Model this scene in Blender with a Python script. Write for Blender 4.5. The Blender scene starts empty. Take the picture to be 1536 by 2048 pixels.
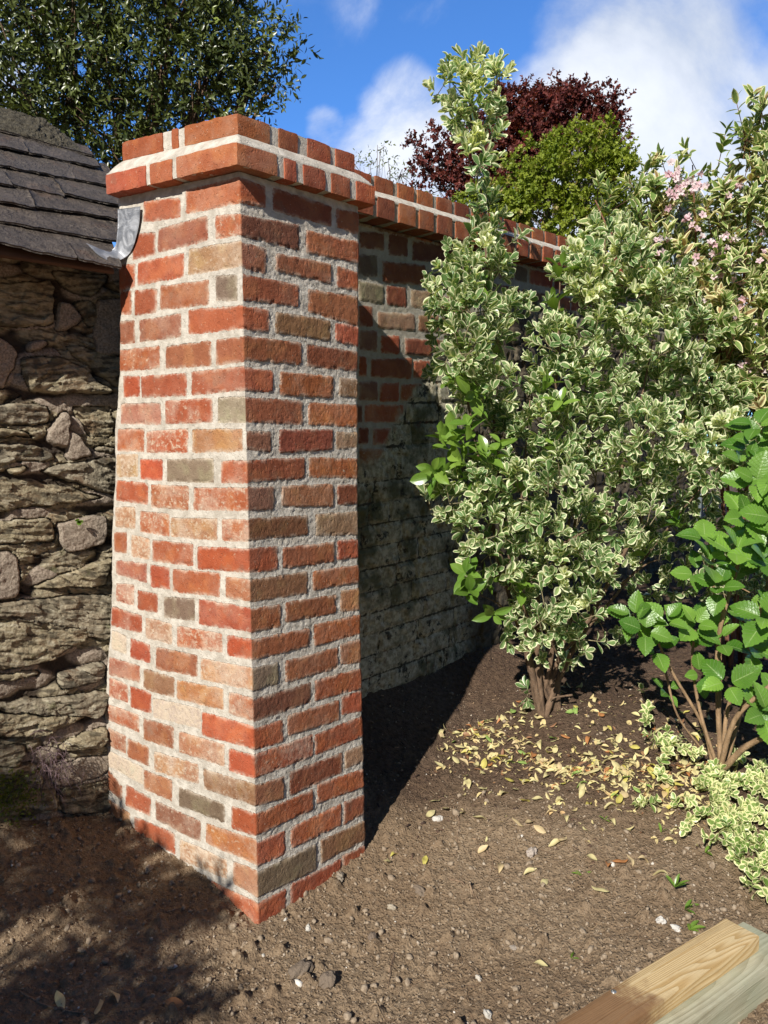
import bpy, math, numpy as np
from mathutils import Vector
D = bpy.data; SC = bpy.context.scene; COL = SC.collection
R = math.radians
rng = np.random.default_rng(7)
# ------------------------------------------------------------------ camera, world, sun, exposure
PITCH, ROLL, EYE, FPX = 0.07519, 0.00197, 1.2348, 1521.07
cam = D.cameras.new("camera"); camo = D.objects.new("camera", cam); COL.objects.link(camo)
cam.sensor_fit = 'VERTICAL'; cam.sensor_height = 36; cam.lens = FPX / 2048 * 36
cam.clip_start = 0.05; cam.clip_end = 2000
camo.location = (0, 0, EYE)
camo.rotation_mode = 'XYZ'
from mathutils import Matrix
camo.matrix_world = Matrix.Translation((0, 0, EYE)) @ Matrix.Rotation(math.pi/2 - PITCH, 4, 'X') @ Matrix.Rotation(ROLL, 4, 'Z')
SC.camera = camo
SUN_AZ, SUN_EL = R(26), R(34)            # the way the light travels (clockwise from +Y), height of the sun
SUNV = np.array([-math.sin(SUN_AZ)*math.cos(SUN_EL), -math.cos(SUN_AZ)*math.cos(SUN_EL), math.sin(SUN_EL)])
sun = D.lights.new("sun", 'SUN'); sun.energy = 5.0; sun.angle = R(0.55); sun.color = (1, .95, .87)
suno = D.objects.new("sun", sun); COL.objects.link(suno)
suno.rotation_mode = 'QUATERNION'; suno.rotation_quaternion = Vector(SUNV).to_track_quat('Z', 'Y')
SC.view_settings.view_transform = 'Standard'; SC.view_settings.look = 'None'
SC.view_settings.exposure = 0.36; SC.view_settings.gamma = 1
SC.render.engine = 'CYCLES'
try:
    SC.cycles.max_bounces = 6; SC.cycles.transparent_max_bounces = 6; SC.cycles.diffuse_bounces = 3
    SC.cycles.use_denoising = True
except Exception: pass

# camera helpers: a ray through a pixel of the 1536 x 2048 photograph
CP, SP, CR, SR = math.cos(PITCH), math.sin(PITCH), math.cos(ROLL), math.sin(ROLL)
E0 = np.array([0, 0, EYE])
def ray(x, y):
    a = (x-768)/FPX; b = (y-1024)/FPX
    u = a*CR+b*SR; v = -a*SR+b*CR
    return np.array([u, CP-v*SP, -v*CP-SP])
def at(x, y, Y):                                     # the point at distance Y ahead
    r = ray(x, y); return E0 + r*(Y/r[1])
def hit(x, y, p0, n):
    r = ray(x, y); return E0 + r*(np.dot(np.asarray(p0)-E0, n)/np.dot(r, n))
def hz(x, y, z):
    r = ray(x, y); return E0 + r*((z-EYE)/r[2])

# ------------------------------------------------------------------ node helpers
class NT:
    def __init__(s, tree): s.t = tree; s.n = tree.nodes; s.l = tree.links
    def new(s, typ, **kw):
        nd = s.n.new(typ)
        for k, v in kw.items(): setattr(nd, k, v)
        return nd
    def put(s, sock, v):
        if isinstance(v, bpy.types.NodeSocket): s.l.new(v, sock)
        elif v is not None:
            if hasattr(sock, 'default_value'):
                if hasattr(sock.default_value, '__len__') and not hasattr(v, '__len__'): v = (v, v, v, 1)[:len(sock.default_value)]
                if hasattr(v, '__len__') and len(sock.default_value) == 4 and len(v) == 3: v = (*v, 1)
                sock.default_value = v
    def math(s, op, a, b=None, c=None, clamp=False):
        nd = s.new('ShaderNodeMath', operation=op, use_clamp=clamp)
        for i, v in enumerate((a, b, c)): s.put(nd.inputs[i], v)
        return nd.outputs[0]
    def vmath(s, op, a, b=None):
        nd = s.new('ShaderNodeVectorMath', operation=op); s.put(nd.inputs[0], a); s.put(nd.inputs[1], b)
        return nd.outputs['Value'] if op in ('DOT_PRODUCT', 'LENGTH') else nd.outputs[0]
    def noise(s, vec, scale, detail=3, rough=.55, out=0, dist=0):
        nd = s.new('ShaderNodeTexNoise'); s.put(nd.inputs['Vector'], vec); nd.inputs['Scale'].default_value = scale
        nd.inputs['Detail'].default_value = detail; nd.inputs['Roughness'].default_value = rough; nd.inputs['Distortion'].default_value = dist
        return nd.outputs[out]
    def voro(s, vec, scale, feature='F1', out='Distance'):
        nd = s.new('ShaderNodeTexVoronoi', feature=feature); s.put(nd.inputs['Vector'], vec); nd.inputs['Scale'].default_value = scale
        return nd.outputs[out]
    def ramp(s, v, a, b, c=0., d=1., smooth=True):
        nd = s.new('ShaderNodeMapRange', interpolation_type='SMOOTHSTEP' if smooth else 'LINEAR')
        s.put(nd.inputs[0], v)
        for i, q in enumerate((a, b, c, d)): nd.inputs[i+1].default_value = q
        return nd.outputs[0]
    def mix(s, f, a, b, blend='MIX'):
        nd = s.new('ShaderNodeMix', data_type='RGBA', blend_type=blend)
        s.put(nd.inputs[0], f); s.put(nd.inputs[6], a); s.put(nd.inputs[7], b); return nd.outputs[2]
    def attr(s, name, out='Fac'):
        nd = s.new('ShaderNodeAttribute', attribute_name=name); return nd.outputs[out]
    def scalev(s, vec, sx, sy, sz):
        nd = s.new('ShaderNodeMapping'); s.put(nd.inputs[0], vec); nd.inputs['Scale'].default_value = (sx, sy, sz); return nd.outputs[0]
    def bump(s, h, dist, strength=1, normal=None):
        nd = s.new('ShaderNodeBump'); nd.inputs['Strength'].default_value = strength; nd.inputs['Distance'].default_value = dist
        s.put(nd.inputs['Height'], h); s.put(nd.inputs['Normal'], normal); return nd.outputs[0]
def mat(name):
    m = D.materials.new(name); m.use_nodes = True; t = NT(m.node_tree)
    b = t.n['Principled BSDF']; return m, t, b
def obco(t): return t.new('ShaderNodeTexCoord').outputs['Object']
def lin(c):
    c = np.asarray(c, float)/255; return np.where(c <= .04045, c/12.92, ((c+.055)/1.055)**2.4)

# ------------------------------------------------------------------ sky with clouds
w = D.worlds.new("World"); SC.world = w; w.use_nodes = True
t = NT(w.node_tree); bg = t.n['Background']
sky = t.new('ShaderNodeTexSky', sky_type='NISHITA'); sky.sun_disc = False; sky.sun_elevation = SUN_EL
sky.sun_rotation = SUN_AZ + math.pi; sky.altitude = 50; sky.air_density = 1.0; sky.dust_density = .4; sky.ozone_density = 3.0
dirv = t.vmath('NORMALIZE', t.new('ShaderNodeTexCoord').outputs['Generated'])
lobes = [(1215,70,120,.75),(1290,190,180,1.),(1170,190,110,.8),(1320,40,60,.4),(1440,300,110,.9),(1240,300,200,1.),(1080,300,90,.6),(1440,400,230,1.),
         (815,190,60,.62),(780,240,60,.6),(860,320,120,.75),(655,265,40,.5),(850,-15,60,.3),(740,320,80,.6),(1700,-450,300,.8),(500,-500,300,.7),(-300,100,250,.8),(1950,400,330,.9)]
acc = None
for lx, ly, lr, la in lobes:
    d = ray(lx, ly); d = d/np.linalg.norm(d); r = lr/1550
    v = t.ramp(t.vmath('DOT_PRODUCT', dirv, tuple(d)), math.cos(r*1.45), math.cos(r*.45), 0, la)
    acc = v if acc is None else t.math('MAXIMUM', acc, v)
n1 = t.math('ADD', t.math('MULTIPLY', t.noise(t.scalev(dirv, 1, 1, 1.4), 4.5, 8, .6, dist=.5), .75), t.math('MULTIPLY', t.noise(dirv, 13, 6, .6), .25))
n2 = t.noise(t.scalev(dirv, 1, 1, 1.3), 2.2, 5, .5)
m_ = t.math('ADD', acc, t.math('MULTIPLY', t.math('SUBTRACT', n1, .5), 1.7))
m_ = t.ramp(m_, .24, .98)
grey = t.ramp(t.math('ADD', t.math('MULTIPLY', n2, .6), t.math('MULTIPLY', n1, .4)), .40, .60)
ccol = t.mix(grey, (.46, .52, .63), (.80, .83, .88))
skyc = t.mix(1.0, sky.outputs[0], (.064, .112, .170), 'MULTIPLY')
fin = t.mix(t.math('MULTIPLY', m_, .93), skyc, ccol)
sepd = t.new('ShaderNodeSeparateXYZ'); t.put(sepd.inputs[0], dirv)     # sky dimmed behind the viewer, added to deepen the shade
fin = t.mix(1.0, fin, t.mix(t.ramp(sepd.outputs[1], -.3, .45), (.22, .21, .20), (1, 1, 1)), 'MULTIPLY')
t.put(bg.inputs[0], fin); bg.inputs[1].default_value = 1.0

# ------------------------------------------------------------------ numpy noise
_tab = rng.random((256, 256))
def vnoise(x, y):
    xi = np.floor(x).astype(np.int64); yi = np.floor(y).astype(np.int64)
    fx = x-xi; fy = y-yi; fx = fx*fx*(3-2*fx); fy = fy*fy*(3-2*fy)
    a = _tab[xi & 255, yi & 255]; b = _tab[(xi+1) & 255, yi & 255]; c = _tab[xi & 255, (yi+1) & 255]; d = _tab[(xi+1) & 255, (yi+1) & 255]
    return (a*(1-fx)+b*fx)*(1-fy)+(c*(1-fx)+d*fx)*fy
def fbm(x, y, o=4, g=.5):
    s = 0; a = 1; n = 0
    for k in range(o):
        s = s+a*vnoise(x*2**k+17.3*k, y*2**k+5.1*k); n += a; a *= g
    return s/n-.5
def worley(x, y, seed=0):
    xi = np.floor(x).astype(np.int64); yi = np.floor(y).astype(np.int64)
    best = np.full(x.shape, 9.); idv = np.zeros(x.shape)
    for i in (-1, 0, 1):
        for j in (-1, 0, 1):
            a = (xi+i+seed) & 255; b = (yi+j+seed*3) & 255
            px = xi+i+_tab[a, b]; py = yi+j+_tab[b, (a+91) & 255]
            d = np.hypot(px-x, py-y); u = d < best; best = np.where(u, d, best); idv = np.where(u, _tab[(a+31) & 255, b], idv)
    return best, idv
def sstep(x, a, b):
    q = np.clip((x-a)/(b-a), 0, 1); return q*q*(3-2*q)

# ------------------------------------------------------------------ mesh helpers
def mesh_obj(name, V, F, material=None, parent=None, attrs=None, smooth=True):
    """F: list/array of faces, all with the same number of corners, or a list of such arrays."""
    me = D.meshes.new(name); V = np.ascontiguousarray(V, np.float32).reshape(-1, 3)
    Fs = F if isinstance(F, list) and len(F) and isinstance(F[0], np.ndarray) else [np.asarray(F)]
    Fs = [f for f in Fs if len(f)]
    me.vertices.add(len(V)); me.vertices.foreach_set('co', V.ravel())
    loops = np.concatenate([f.ravel() for f in Fs]).astype(np.int32)
    tot = np.concatenate([np.full(len(f), f.shape[1]) for f in Fs]).astype(np.int32)
    start = np.concatenate([[0], np.cumsum(tot)[:-1]]).astype(np.int32)
    me.loops.add(len(loops)); me.loops.foreach_set('vertex_index', loops)
    me.polygons.add(len(tot)); me.polygons.foreach_set('loop_start', start)
    try: me.polygons.foreach_set('loop_total', tot)
    except Exception: pass
    me.update(calc_edges=True); me.validate()
    if smooth: me.polygons.foreach_set('use_smooth', np.ones(len(tot), bool))
    for k, a in (attrs or {}).items():
        a = np.asarray(a, np.float32)
        if a.ndim == 1:
            at_ = me.attributes.new(k, 'FLOAT', 'POINT'); at_.data.foreach_set('value', a)
        else:
            if a.shape[1] == 3: a = np.concatenate([a, np.ones((len(a), 1), np.float32)], 1)
            at_ = me.attributes.new(k, 'FLOAT_COLOR', 'POINT'); at_.data.foreach_set('color', a.ravel())
    if material: me.materials.append(material)
    o = D.objects.new(name, me); COL.objects.link(o)
    if parent: o.parent = parent
    return o
def grid_faces(n, m, off=0):
    i = np.arange(n-1)[:, None]*m+np.arange(m-1)[None, :]
    return (np.stack([i, i+1, i+m+1, i+m], -1).reshape(-1, 4)+off)
def tag(o, label=None, cat=None, group=None, kind=None):
    if label: o['label'] = label
    if cat: o['category'] = cat
    if group: o['group'] = group
    if kind: o['kind'] = kind
    return o
def thing(name, label, cat, loc=(0, 0, 0), group=None):
    o = D.objects.new(name, None); COL.objects.link(o); o.location = loc; o.empty_display_size = .1
    return tag(o, label, cat, group)
class MB:                                            # collects tubes, boxes, blobs into one mesh
    def __init__(s): s.V = []; s.F4 = []; s.F3 = []; s.n = 0; s.A = []
    def add(s, V, F4=None, F3=None, a=0.):
        V = np.asarray(V, float)
        s.V.append(V); s.A.append(np.full(len(V), a))
        if F4 is not None and len(F4): s.F4.append(np.asarray(F4)+s.n)
        if F3 is not None and len(F3): s.F3.append(np.asarray(F3)+s.n)
        s.n += len(V)
    def tube(s, pts, rad, k=6, a=0., jit=0.):
        pts = np.asarray(pts, float); n = len(pts)
        if np.isscalar(rad): rad = [rad]*n
        elif len(rad) != n: rad = np.interp(np.linspace(0, 1, n), np.linspace(0, 1, len(rad)), rad)
        T = np.gradient(pts, axis=0); T /= np.linalg.norm(T, axis=1)[:, None]+1e-9
        up = np.array([0, 0, 1.]) if abs(T[0][2]) < .9 else np.array([1., 0, 0])
        A = np.cross(T, up); A /= np.linalg.norm(A, axis=1)[:, None]+1e-9; B = np.cross(T, A)
        th = np.arange(k)*2*math.pi/k
        ring = (np.cos(th)[None, :, None]*A[:, None]+np.sin(th)[None, :, None]*B[:, None])
        rr = np.asarray(rad)[:, None, None]*(1+jit*(rng.random((n, k, 1))-.5))
        V = (pts[:, None]+ring*rr).reshape(-1, 3)
        i = np.arange(n-1)[:, None]*k; j = np.arange(k)[None]
        F = np.stack([i+j, i+(j+1) % k, i+k+(j+1) % k, i+k+j], -1).reshape(-1, 4)
        V = np.concatenate([V, pts[:1], pts[-1:]]); c0 = n*k; j = np.arange(k)
        F3 = np.concatenate([np.stack([(j+1) % k, j, np.full(k, c0)], 1), np.stack([(n-1)*k+j, (n-1)*k+(j+1) % k, np.full(k, c0+1)], 1)])
        s.add(V, F, F3, a)
    def box(s, o, ex, ey, ez, a=0.):                 # corner o and three edge vectors
        o, ex, ey, ez = map(np.asarray, (o, ex, ey, ez))
        V = [o+i*ex+j*ey+k*ez for k in (0, 1) for j in (0, 1) for i in (0, 1)]
        s.add(V, [(0, 2, 3, 1), (4, 5, 7, 6), (0, 1, 5, 4), (2, 6, 7, 3), (0, 4, 6, 2), (1, 3, 7, 5)], a=a)
    def build(s, name, material, parent=None, smooth=True, attr='rnd'):
        V = np.concatenate(s.V); F = []
        if s.F4: F.append(np.concatenate(s.F4))
        if s.F3: F.append(np.concatenate(s.F3))
        return mesh_obj(name, V, F, material, parent, {attr: np.concatenate(s.A)}, smooth)
def curve(pts, n=12):                                # smooth polyline (Catmull-Rom)
    P = np.asarray(pts, float); P = np.concatenate([2*P[:1]-P[1:2], P, 2*P[-1:]-P[-2:-1]]); out = []
    for i in range(1, len(P)-2):
        for q in np.linspace(0, 1, n, endpoint=False):
            a, b, c, d = P[i-1:i+3]
            out.append(.5*((2*b)+(c-a)*q+(2*a-5*b+4*c-d)*q*q+(3*b-a-3*c+d)*q**3))
    out.append(P[-2]); return np.array(out)
# ------------------------------------------------------------------ masonry traced brick by brick (mm on the face: along, up)
PAL = dict(r=(196,84,52), R=(208,76,42), ro=(200,98,58), rb=(166,84,58), rd=(146,66,46), br=(168,94,68), b=(142,104,84), db=(116,72,56), g=(138,124,110),
           gg=(144,138,116), gb=(124,106,90), p=(202,142,124), ps=(208,148,124), pr=(176,100,82), so=(200,132,96), cs=(220,174,146), c=(214,172,136), w=(214,208,196),
           rs=(202,100,70), bg=(144,110,86), gy=(172,152,132), pu=(148,112,106), o=(198,106,68), ry=(200,92,56), og=(178,104,68), bo=(166,98,68), bc=(164,126,98),
           bb=(150,106,84), bp=(166,104,84))
STAIN = dict(cs=.85, ps=.65, rs=.55, ry=.5, w=1., c=.5, gy=.35, bb=.4, pr=.35, so=.3, p=.35, bc=.5, gg=.35, o=.3, ro=.3, r=.22, br=.25, rb=.15)
BR = """R1,3,1955,85,1957,1,1893,83,1904,r;R1,115,1959,331,1962,114,1904,330,1908,rb;R1,356,1962,455,1970,355,1911,454,1908,rb;R2,0,1859,204,1881,-2,1812,202,1814,db;R2,234,1873,452,1882,232,1814,451,1824,r;R3,-7,1791,82,1792,-8,1732,80,1729,br;R3,120,1787,325,1796,118,1742,324,1742,br;R3,354,1794,448,1789,353,1737,447,1739,r;R4,-11,1708,196,1714,-13,1644,195,1657,rb;R4,236,1708,445,1717,235,1648,443,1630,bo;R5,-11,1623,87,1629,-12,1568,86,1572,r;R5,114,1627,318,1629,112,1574,317,1574,bg;R5,343,1626,445,1627,342,1575,444,1570,r;R6,-9,1546,202,1552,-11,1487,200,1494,rb;R6,227,1550,441,1549,226,1490,440,1495,rd;R7,-4,1465,95,1464,-6,1407,93,1409,r;R7,125,1464,327,1465,123,1403,326,1406,ro;R7,356,1464,436,1466,355,1414,435,1413,bc;R8,-6,1386,203,1386,-8,1324,201,1323,rb;R8,230,1383,436,1386,228,1323,435,1323,ro;R9,-11,1295,84,1295,-12,1255,82,1243,b;R9,117,1303,322,1308,115,1241,320,1250,rd;R9,340,1300,433,1302,339,1253,432,1259,gy;R10,-9,1215,207,1224,-11,1160,206,1168,rd;R10,228,1224,433,1220,226,1170,432,1163,ro;R11,1,1145,92,1143,-1,1084,90,1084,pu;R11,124,1144,320,1144,122,1091,318,1080,so;R11,340,1141,430,1140,339,1085,429,1082,rd;R12,5,1059,215,1054,4,1002,213,1003,db;R12,250,1057,432,1055,248,997,431,986,gy;R13,3,977,98,975,1,917,97,911,r;R13,122,969,321,968,121,914,320,911,rb;R13,338,972,430,968,337,915,429,914,r;R14,4,890,209,889,2,834,208,829,bg;R14,234,889,433,886,232,835,433,835,ro;R15,7,809,104,807,5,748,102,747,rb;R15,127,810,324,805,125,756,323,753,rb;R15,349,813,432,813,347,752,431,745,so;R16,8,723,214,720,6,669,213,670,rb;R16,235,727,440,727,234,666,439,670,ro;R17,7,644,93,641,5,583,91,583,g;R17,124,639,330,640,122,580,328,579,br;R17,345,648,439,648,344,587,438,576,so;R18,3,555,215,555,1,494,214,499,db;R18,236,558,439,553,235,499,438,490,ro;R19,7,474,104,470,5,418,103,410,r;R19,127,477,330,473,125,422,329,414,br;R19,347,479,446,481,346,426,445,417,r;R20,8,398,219,396,6,335,218,333,rs;R20,231,390,444,398,230,332,443,333,r;R21,2,312,103,302,0,259,101,241,bp;R21,130,308,341,302,129,242,340,242,rd;R21,356,303,441,303,355,251,440,250,gy;R22,8,224,217,226,7,168,215,168,r;R22,238,235,443,221,236,179,442,165,r;R23,6,147,105,138,4,79,103,72,r;R23,129,139,332,140,128,80,331,75,ro;R23,347,141,440,134,346,72,438,75,rb;R24,6,56,223,51,4,-11,221,-24,gb;R24,247,55,446,47,246,-15,445,-13,b;R25,5,-34,100,-38,3,-96,98,-105,r;R25,123,-32,332,-39,121,-102,331,-111,r;R25,340,-31,442,-38,338,-109,441,-118,r;L1,242,1952,402,1973,244,1903,405,1919,r;L1,2,1955,211,1968,4,1893,214,1908,o;L2,358,1876,460,1890,361,1819,464,1817,r;L2,131,1883,340,1882,133,1822,343,1821,br;L2,0,1859,94,1876,2,1812,96,1821,rs;L3,458,1802,546,1807,462,1738,550,1736,r;L3,234,1799,439,1800,237,1738,443,1740,r;L3,8,1794,209,1804,10,1732,213,1741,c;L4,480,1725,537,1729,484,1660,541,1666,r;L4,359,1716,459,1722,362,1652,463,1655,r;L4,133,1711,338,1720,135,1649,342,1658,ro;L4,19,1710,99,1717,22,1648,101,1655,g;L5,469,1635,548,1640,472,1573,552,1577,br;L5,252,1633,441,1632,255,1572,444,1573,pr;L5,12,1627,215,1638,14,1571,218,1576,r;L6,354,1550,553,1553,357,1490,557,1494,ry;L6,129,1546,319,1545,132,1482,323,1487,og;L6,9,1545,104,1546,11,1487,107,1482,rb;L7,455,1469,531,1472,458,1414,535,1412,R;L7,237,1464,442,1467,240,1404,445,1409,r;L7,10,1469,210,1465,12,1410,213,1405,ro;L8,359,1383,550,1389,362,1325,554,1332,p;L8,130,1389,332,1388,133,1326,335,1327,ry;L8,11,1387,103,1388,13,1323,106,1324,gg;L9,444,1309,570,1311,448,1244,574,1248,ro;L9,241,1305,426,1301,244,1243,429,1242,ry;L9,15,1301,215,1303,17,1246,218,1242,so;L10,478,1232,580,1231,482,1167,584,1167,cs;L10,360,1217,462,1217,364,1158,465,1161,R;L10,134,1220,333,1217,136,1157,336,1157,g;L10,12,1217,98,1213,14,1161,100,1158,ro;L11,435,1143,585,1150,438,1084,589,1092,r;L11,244,1139,414,1140,247,1076,417,1076,rs;L11,2,1144,217,1135,4,1087,219,1077,ry;L12,500,1068,596,1064,504,1004,600,1006,cs;L12,335,1055,473,1057,338,993,477,998,rs;L12,127,1051,324,1044,129,994,327,994,ps;L12,-3,1055,100,1053,-1,1004,103,995,rs;L13,547,988,609,982,551,925,613,925,r;L13,435,972,520,982,438,914,524,917,cs;L13,231,973,416,972,233,913,419,911,r;L13,-2,978,207,966,0,918,210,906,R;L14,454,896,607,892,457,840,609,852,pr;L14,343,893,431,893,346,832,434,829,R;L14,120,897,324,890,123,835,327,826,r;L14,-5,893,92,889,-3,835,94,835,so;L15,524,823,611,818,527,760,615,765,rs;L15,405,805,501,806,408,753,504,751,r;L15,233,810,370,801,236,750,373,743,gb;L15,-9,812,208,813,-7,750,211,744,r;L16,487,728,642,739,490,678,646,680,r;L16,340,722,463,725,343,664,467,665,ps;L16,118,724,311,719,120,673,314,662,rs;L16,-8,728,93,722,-6,674,95,669,R;L17,572,653,644,660,575,598,648,604,w;L17,453,640,545,647,456,587,549,589,R;L17,230,643,419,639,232,583,423,573,br;L17,-5,646,209,637,-3,589,212,578,ps;L18,507,565,665,568,510,516,668,512,pr;L18,339,555,483,559,342,498,487,498,bg;L18,121,563,322,551,123,505,324,498,so;L18,-2,563,93,558,0,500,95,500,rs;L19,574,492,666,500,577,437,670,439,rs;L19,454,486,555,491,457,425,559,425,R;L19,223,483,440,473,225,427,443,417,w;L19,-6,481,211,476,-4,422,214,410,R;L20,520,403,688,405,523,349,691,358,rs;L20,350,400,493,398,353,335,497,333,rb;L20,122,399,320,393,124,339,323,332,ps;L20,-6,401,99,391,-3,337,102,330,R;L21,596,317,684,325,600,262,688,267,pr;L21,476,307,582,311,480,249,586,253,rb;L21,240,309,444,301,243,253,447,243,ps;L21,4,315,212,303,6,258,214,246,bb;L22,508,231,720,247,511,181,723,195,w;L22,366,229,500,226,370,166,503,168,pr;L22,129,217,329,215,131,166,331,160,gb;L22,-8,231,95,222,-6,171,97,159,R;L23,625,139,703,178,628,95,707,114,rd;L23,477,140,601,151,481,84,605,86,ro;L23,239,133,445,140,242,73,448,81,bb;L23,-7,154,209,136,-5,82,212,79,o;L24,586,61,730,76,589,2,735,11,so;L24,360,58,559,55,363,-4,562,0,r;L24,123,52,332,48,125,-1,335,-15,cs;L24,-4,61,93,57,-2,-15,95,-6,p;L25,495,-13,730,-5,498,-82,734,-67,r;L25,237,-34,469,-18,240,-98,473,-87,r;L25,-1,-33,219,-37,1,-97,222,-101,r;W1,-95,2091,40,2103,-95,2032,41,2042,db;W1,72,2108,185,2109,72,2029,186,2038,db;W1,219,2103,483,2114,220,2029,484,2046,db;W2,-105,2001,0,2012,-105,1928,0,1934,gb;W2,36,1997,301,2015,36,1918,301,1935,rd;W2,319,1988,409,1992,319,1933,410,1940,gb;W3,-105,1902,36,1901,-105,1833,36,1829,gg;W3,57,1904,176,1910,57,1831,176,1832,rd;W3,209,1903,361,1912,210,1839,362,1831,gy;W4,-107,1809,-36,1812,-107,1736,-35,1738,rd;W4,0,1795,227,1804,0,1734,228,1740,gy;W4,256,1803,387,1811,256,1742,388,1743,b;W5,-107,1716,-10,1719,-107,1646,-10,1644,pu;W5,16,1704,122,1707,16,1642,122,1640,r;W5,160,1703,339,1707,161,1639,340,1640,rd;W6,-107,1616,-70,1617,-107,1545,-70,1546,r;W6,-40,1609,206,1623,-40,1544,206,1543,rb;W6,223,1613,352,1618,223,1547,353,1547,r;W7,-107,1518,-5,1521,-107,1454,-4,1451,pu;W7,16,1514,128,1520,16,1448,129,1448,r;W7,145,1513,378,1525,145,1452,379,1457,ro;W8,-75,1431,162,1430,-75,1369,162,1362,ro;W8,190,1427,391,1430,190,1369,392,1373,gb;W9,-107,1343,-55,1341,-107,1281,-55,1283,rd;W9,-25,1341,86,1335,-25,1278,86,1278,r;W10,-105,1261,124,1247,-105,1199,124,1197,so"""
def brick_col(ty):
    c = lin(np.array(PAL[ty])*.60+np.array((180, 96, 70))*.40) if ty not in ('g', 'gg', 'gb', 'w') else lin(np.array(PAL[ty])*.82+np.array((180, 110, 84))*.18); s = (c[0]-c[2])/c[0]; s = max(0, (s-.35)/.6)
    return (c*np.array([.71-.045*s, .70*(1+.19*s), .66])+.014)*(1+.26*(rng.random()-.5)+.0)*np.array([1, 1+.22*s*(rng.random()-.5), 1+.12*(rng.random()-.5)])
def parse():
    out = {'L': [], 'R': [], 'W': []}
    for tok in BR.replace('\n', '').split(';'):
        q = tok.split(','); side = q[0][0]; row = int(q[0][1:]); v = [float(a)/1000 for a in q[1:9]]
        out[side].append((row, np.array(v).reshape(4, 2), q[9]))     # near-top, far-top, near-bottom, far-bottom
    return out
BRK = parse()
def brick_field(S, Z, bricks, wob=.0028, seed=0.):
    """signed distance to the nearest brick, its colour and its stain, on arrays of face coordinates"""
    sd = np.full(S.shape, -.02); col = np.tile(lin((190, 90, 60)).astype(float), S.shape+(1,)); st = np.zeros(S.shape); bid = np.zeros(S.shape)
    Sw = S+wob*2*fbm(S*55+seed, Z*55+9, 3); Zw = Z+wob*2*fbm(S*55+40+seed, Z*55+3, 3)
    for k, (row, q, ty) in enumerate(bricks):
        a, b, c, d = q
        lo = q.min(0)-.014; hi = q.max(0)+.014
        # window: rows of the arrays are constant-ish in Z, use a mask of indices
        win = (S > lo[0]) & (S < hi[0]) & (Z > lo[1]) & (Z < hi[1])
        if not win.any(): continue
        x = Sw[win]; y = Zw[win]
        def ed(p, r):                                # distance left of p->r
            e = r-p; n = np.array([-e[1], e[0]])/np.hypot(*e); return (x-p[0])*n[0]+(y-p[1])*n[1]
        ds = np.stack([ed(c, d), ed(d, b), ed(b, a), ed(a, c)])
        kk = .0028; sdv = -kk*np.log(np.exp(-ds/kk).sum(0))
        cur = sd[win]; u = sdv > cur; cur[u] = sdv[u]; sd[win] = cur
        base = brick_col(ty)
        cc = col[win]; cc[u] = base; col[win] = cc
        ss = st[win]; ss[u] = STAIN.get(ty, .06)+(.22*rng.random() if seed == 0. and a[1] < 1.35 else 0); st[win] = ss
        bb = bid[win]; bb[u] = rng.random(); bid[win] = bb
    return sd, col, st, bid

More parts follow.
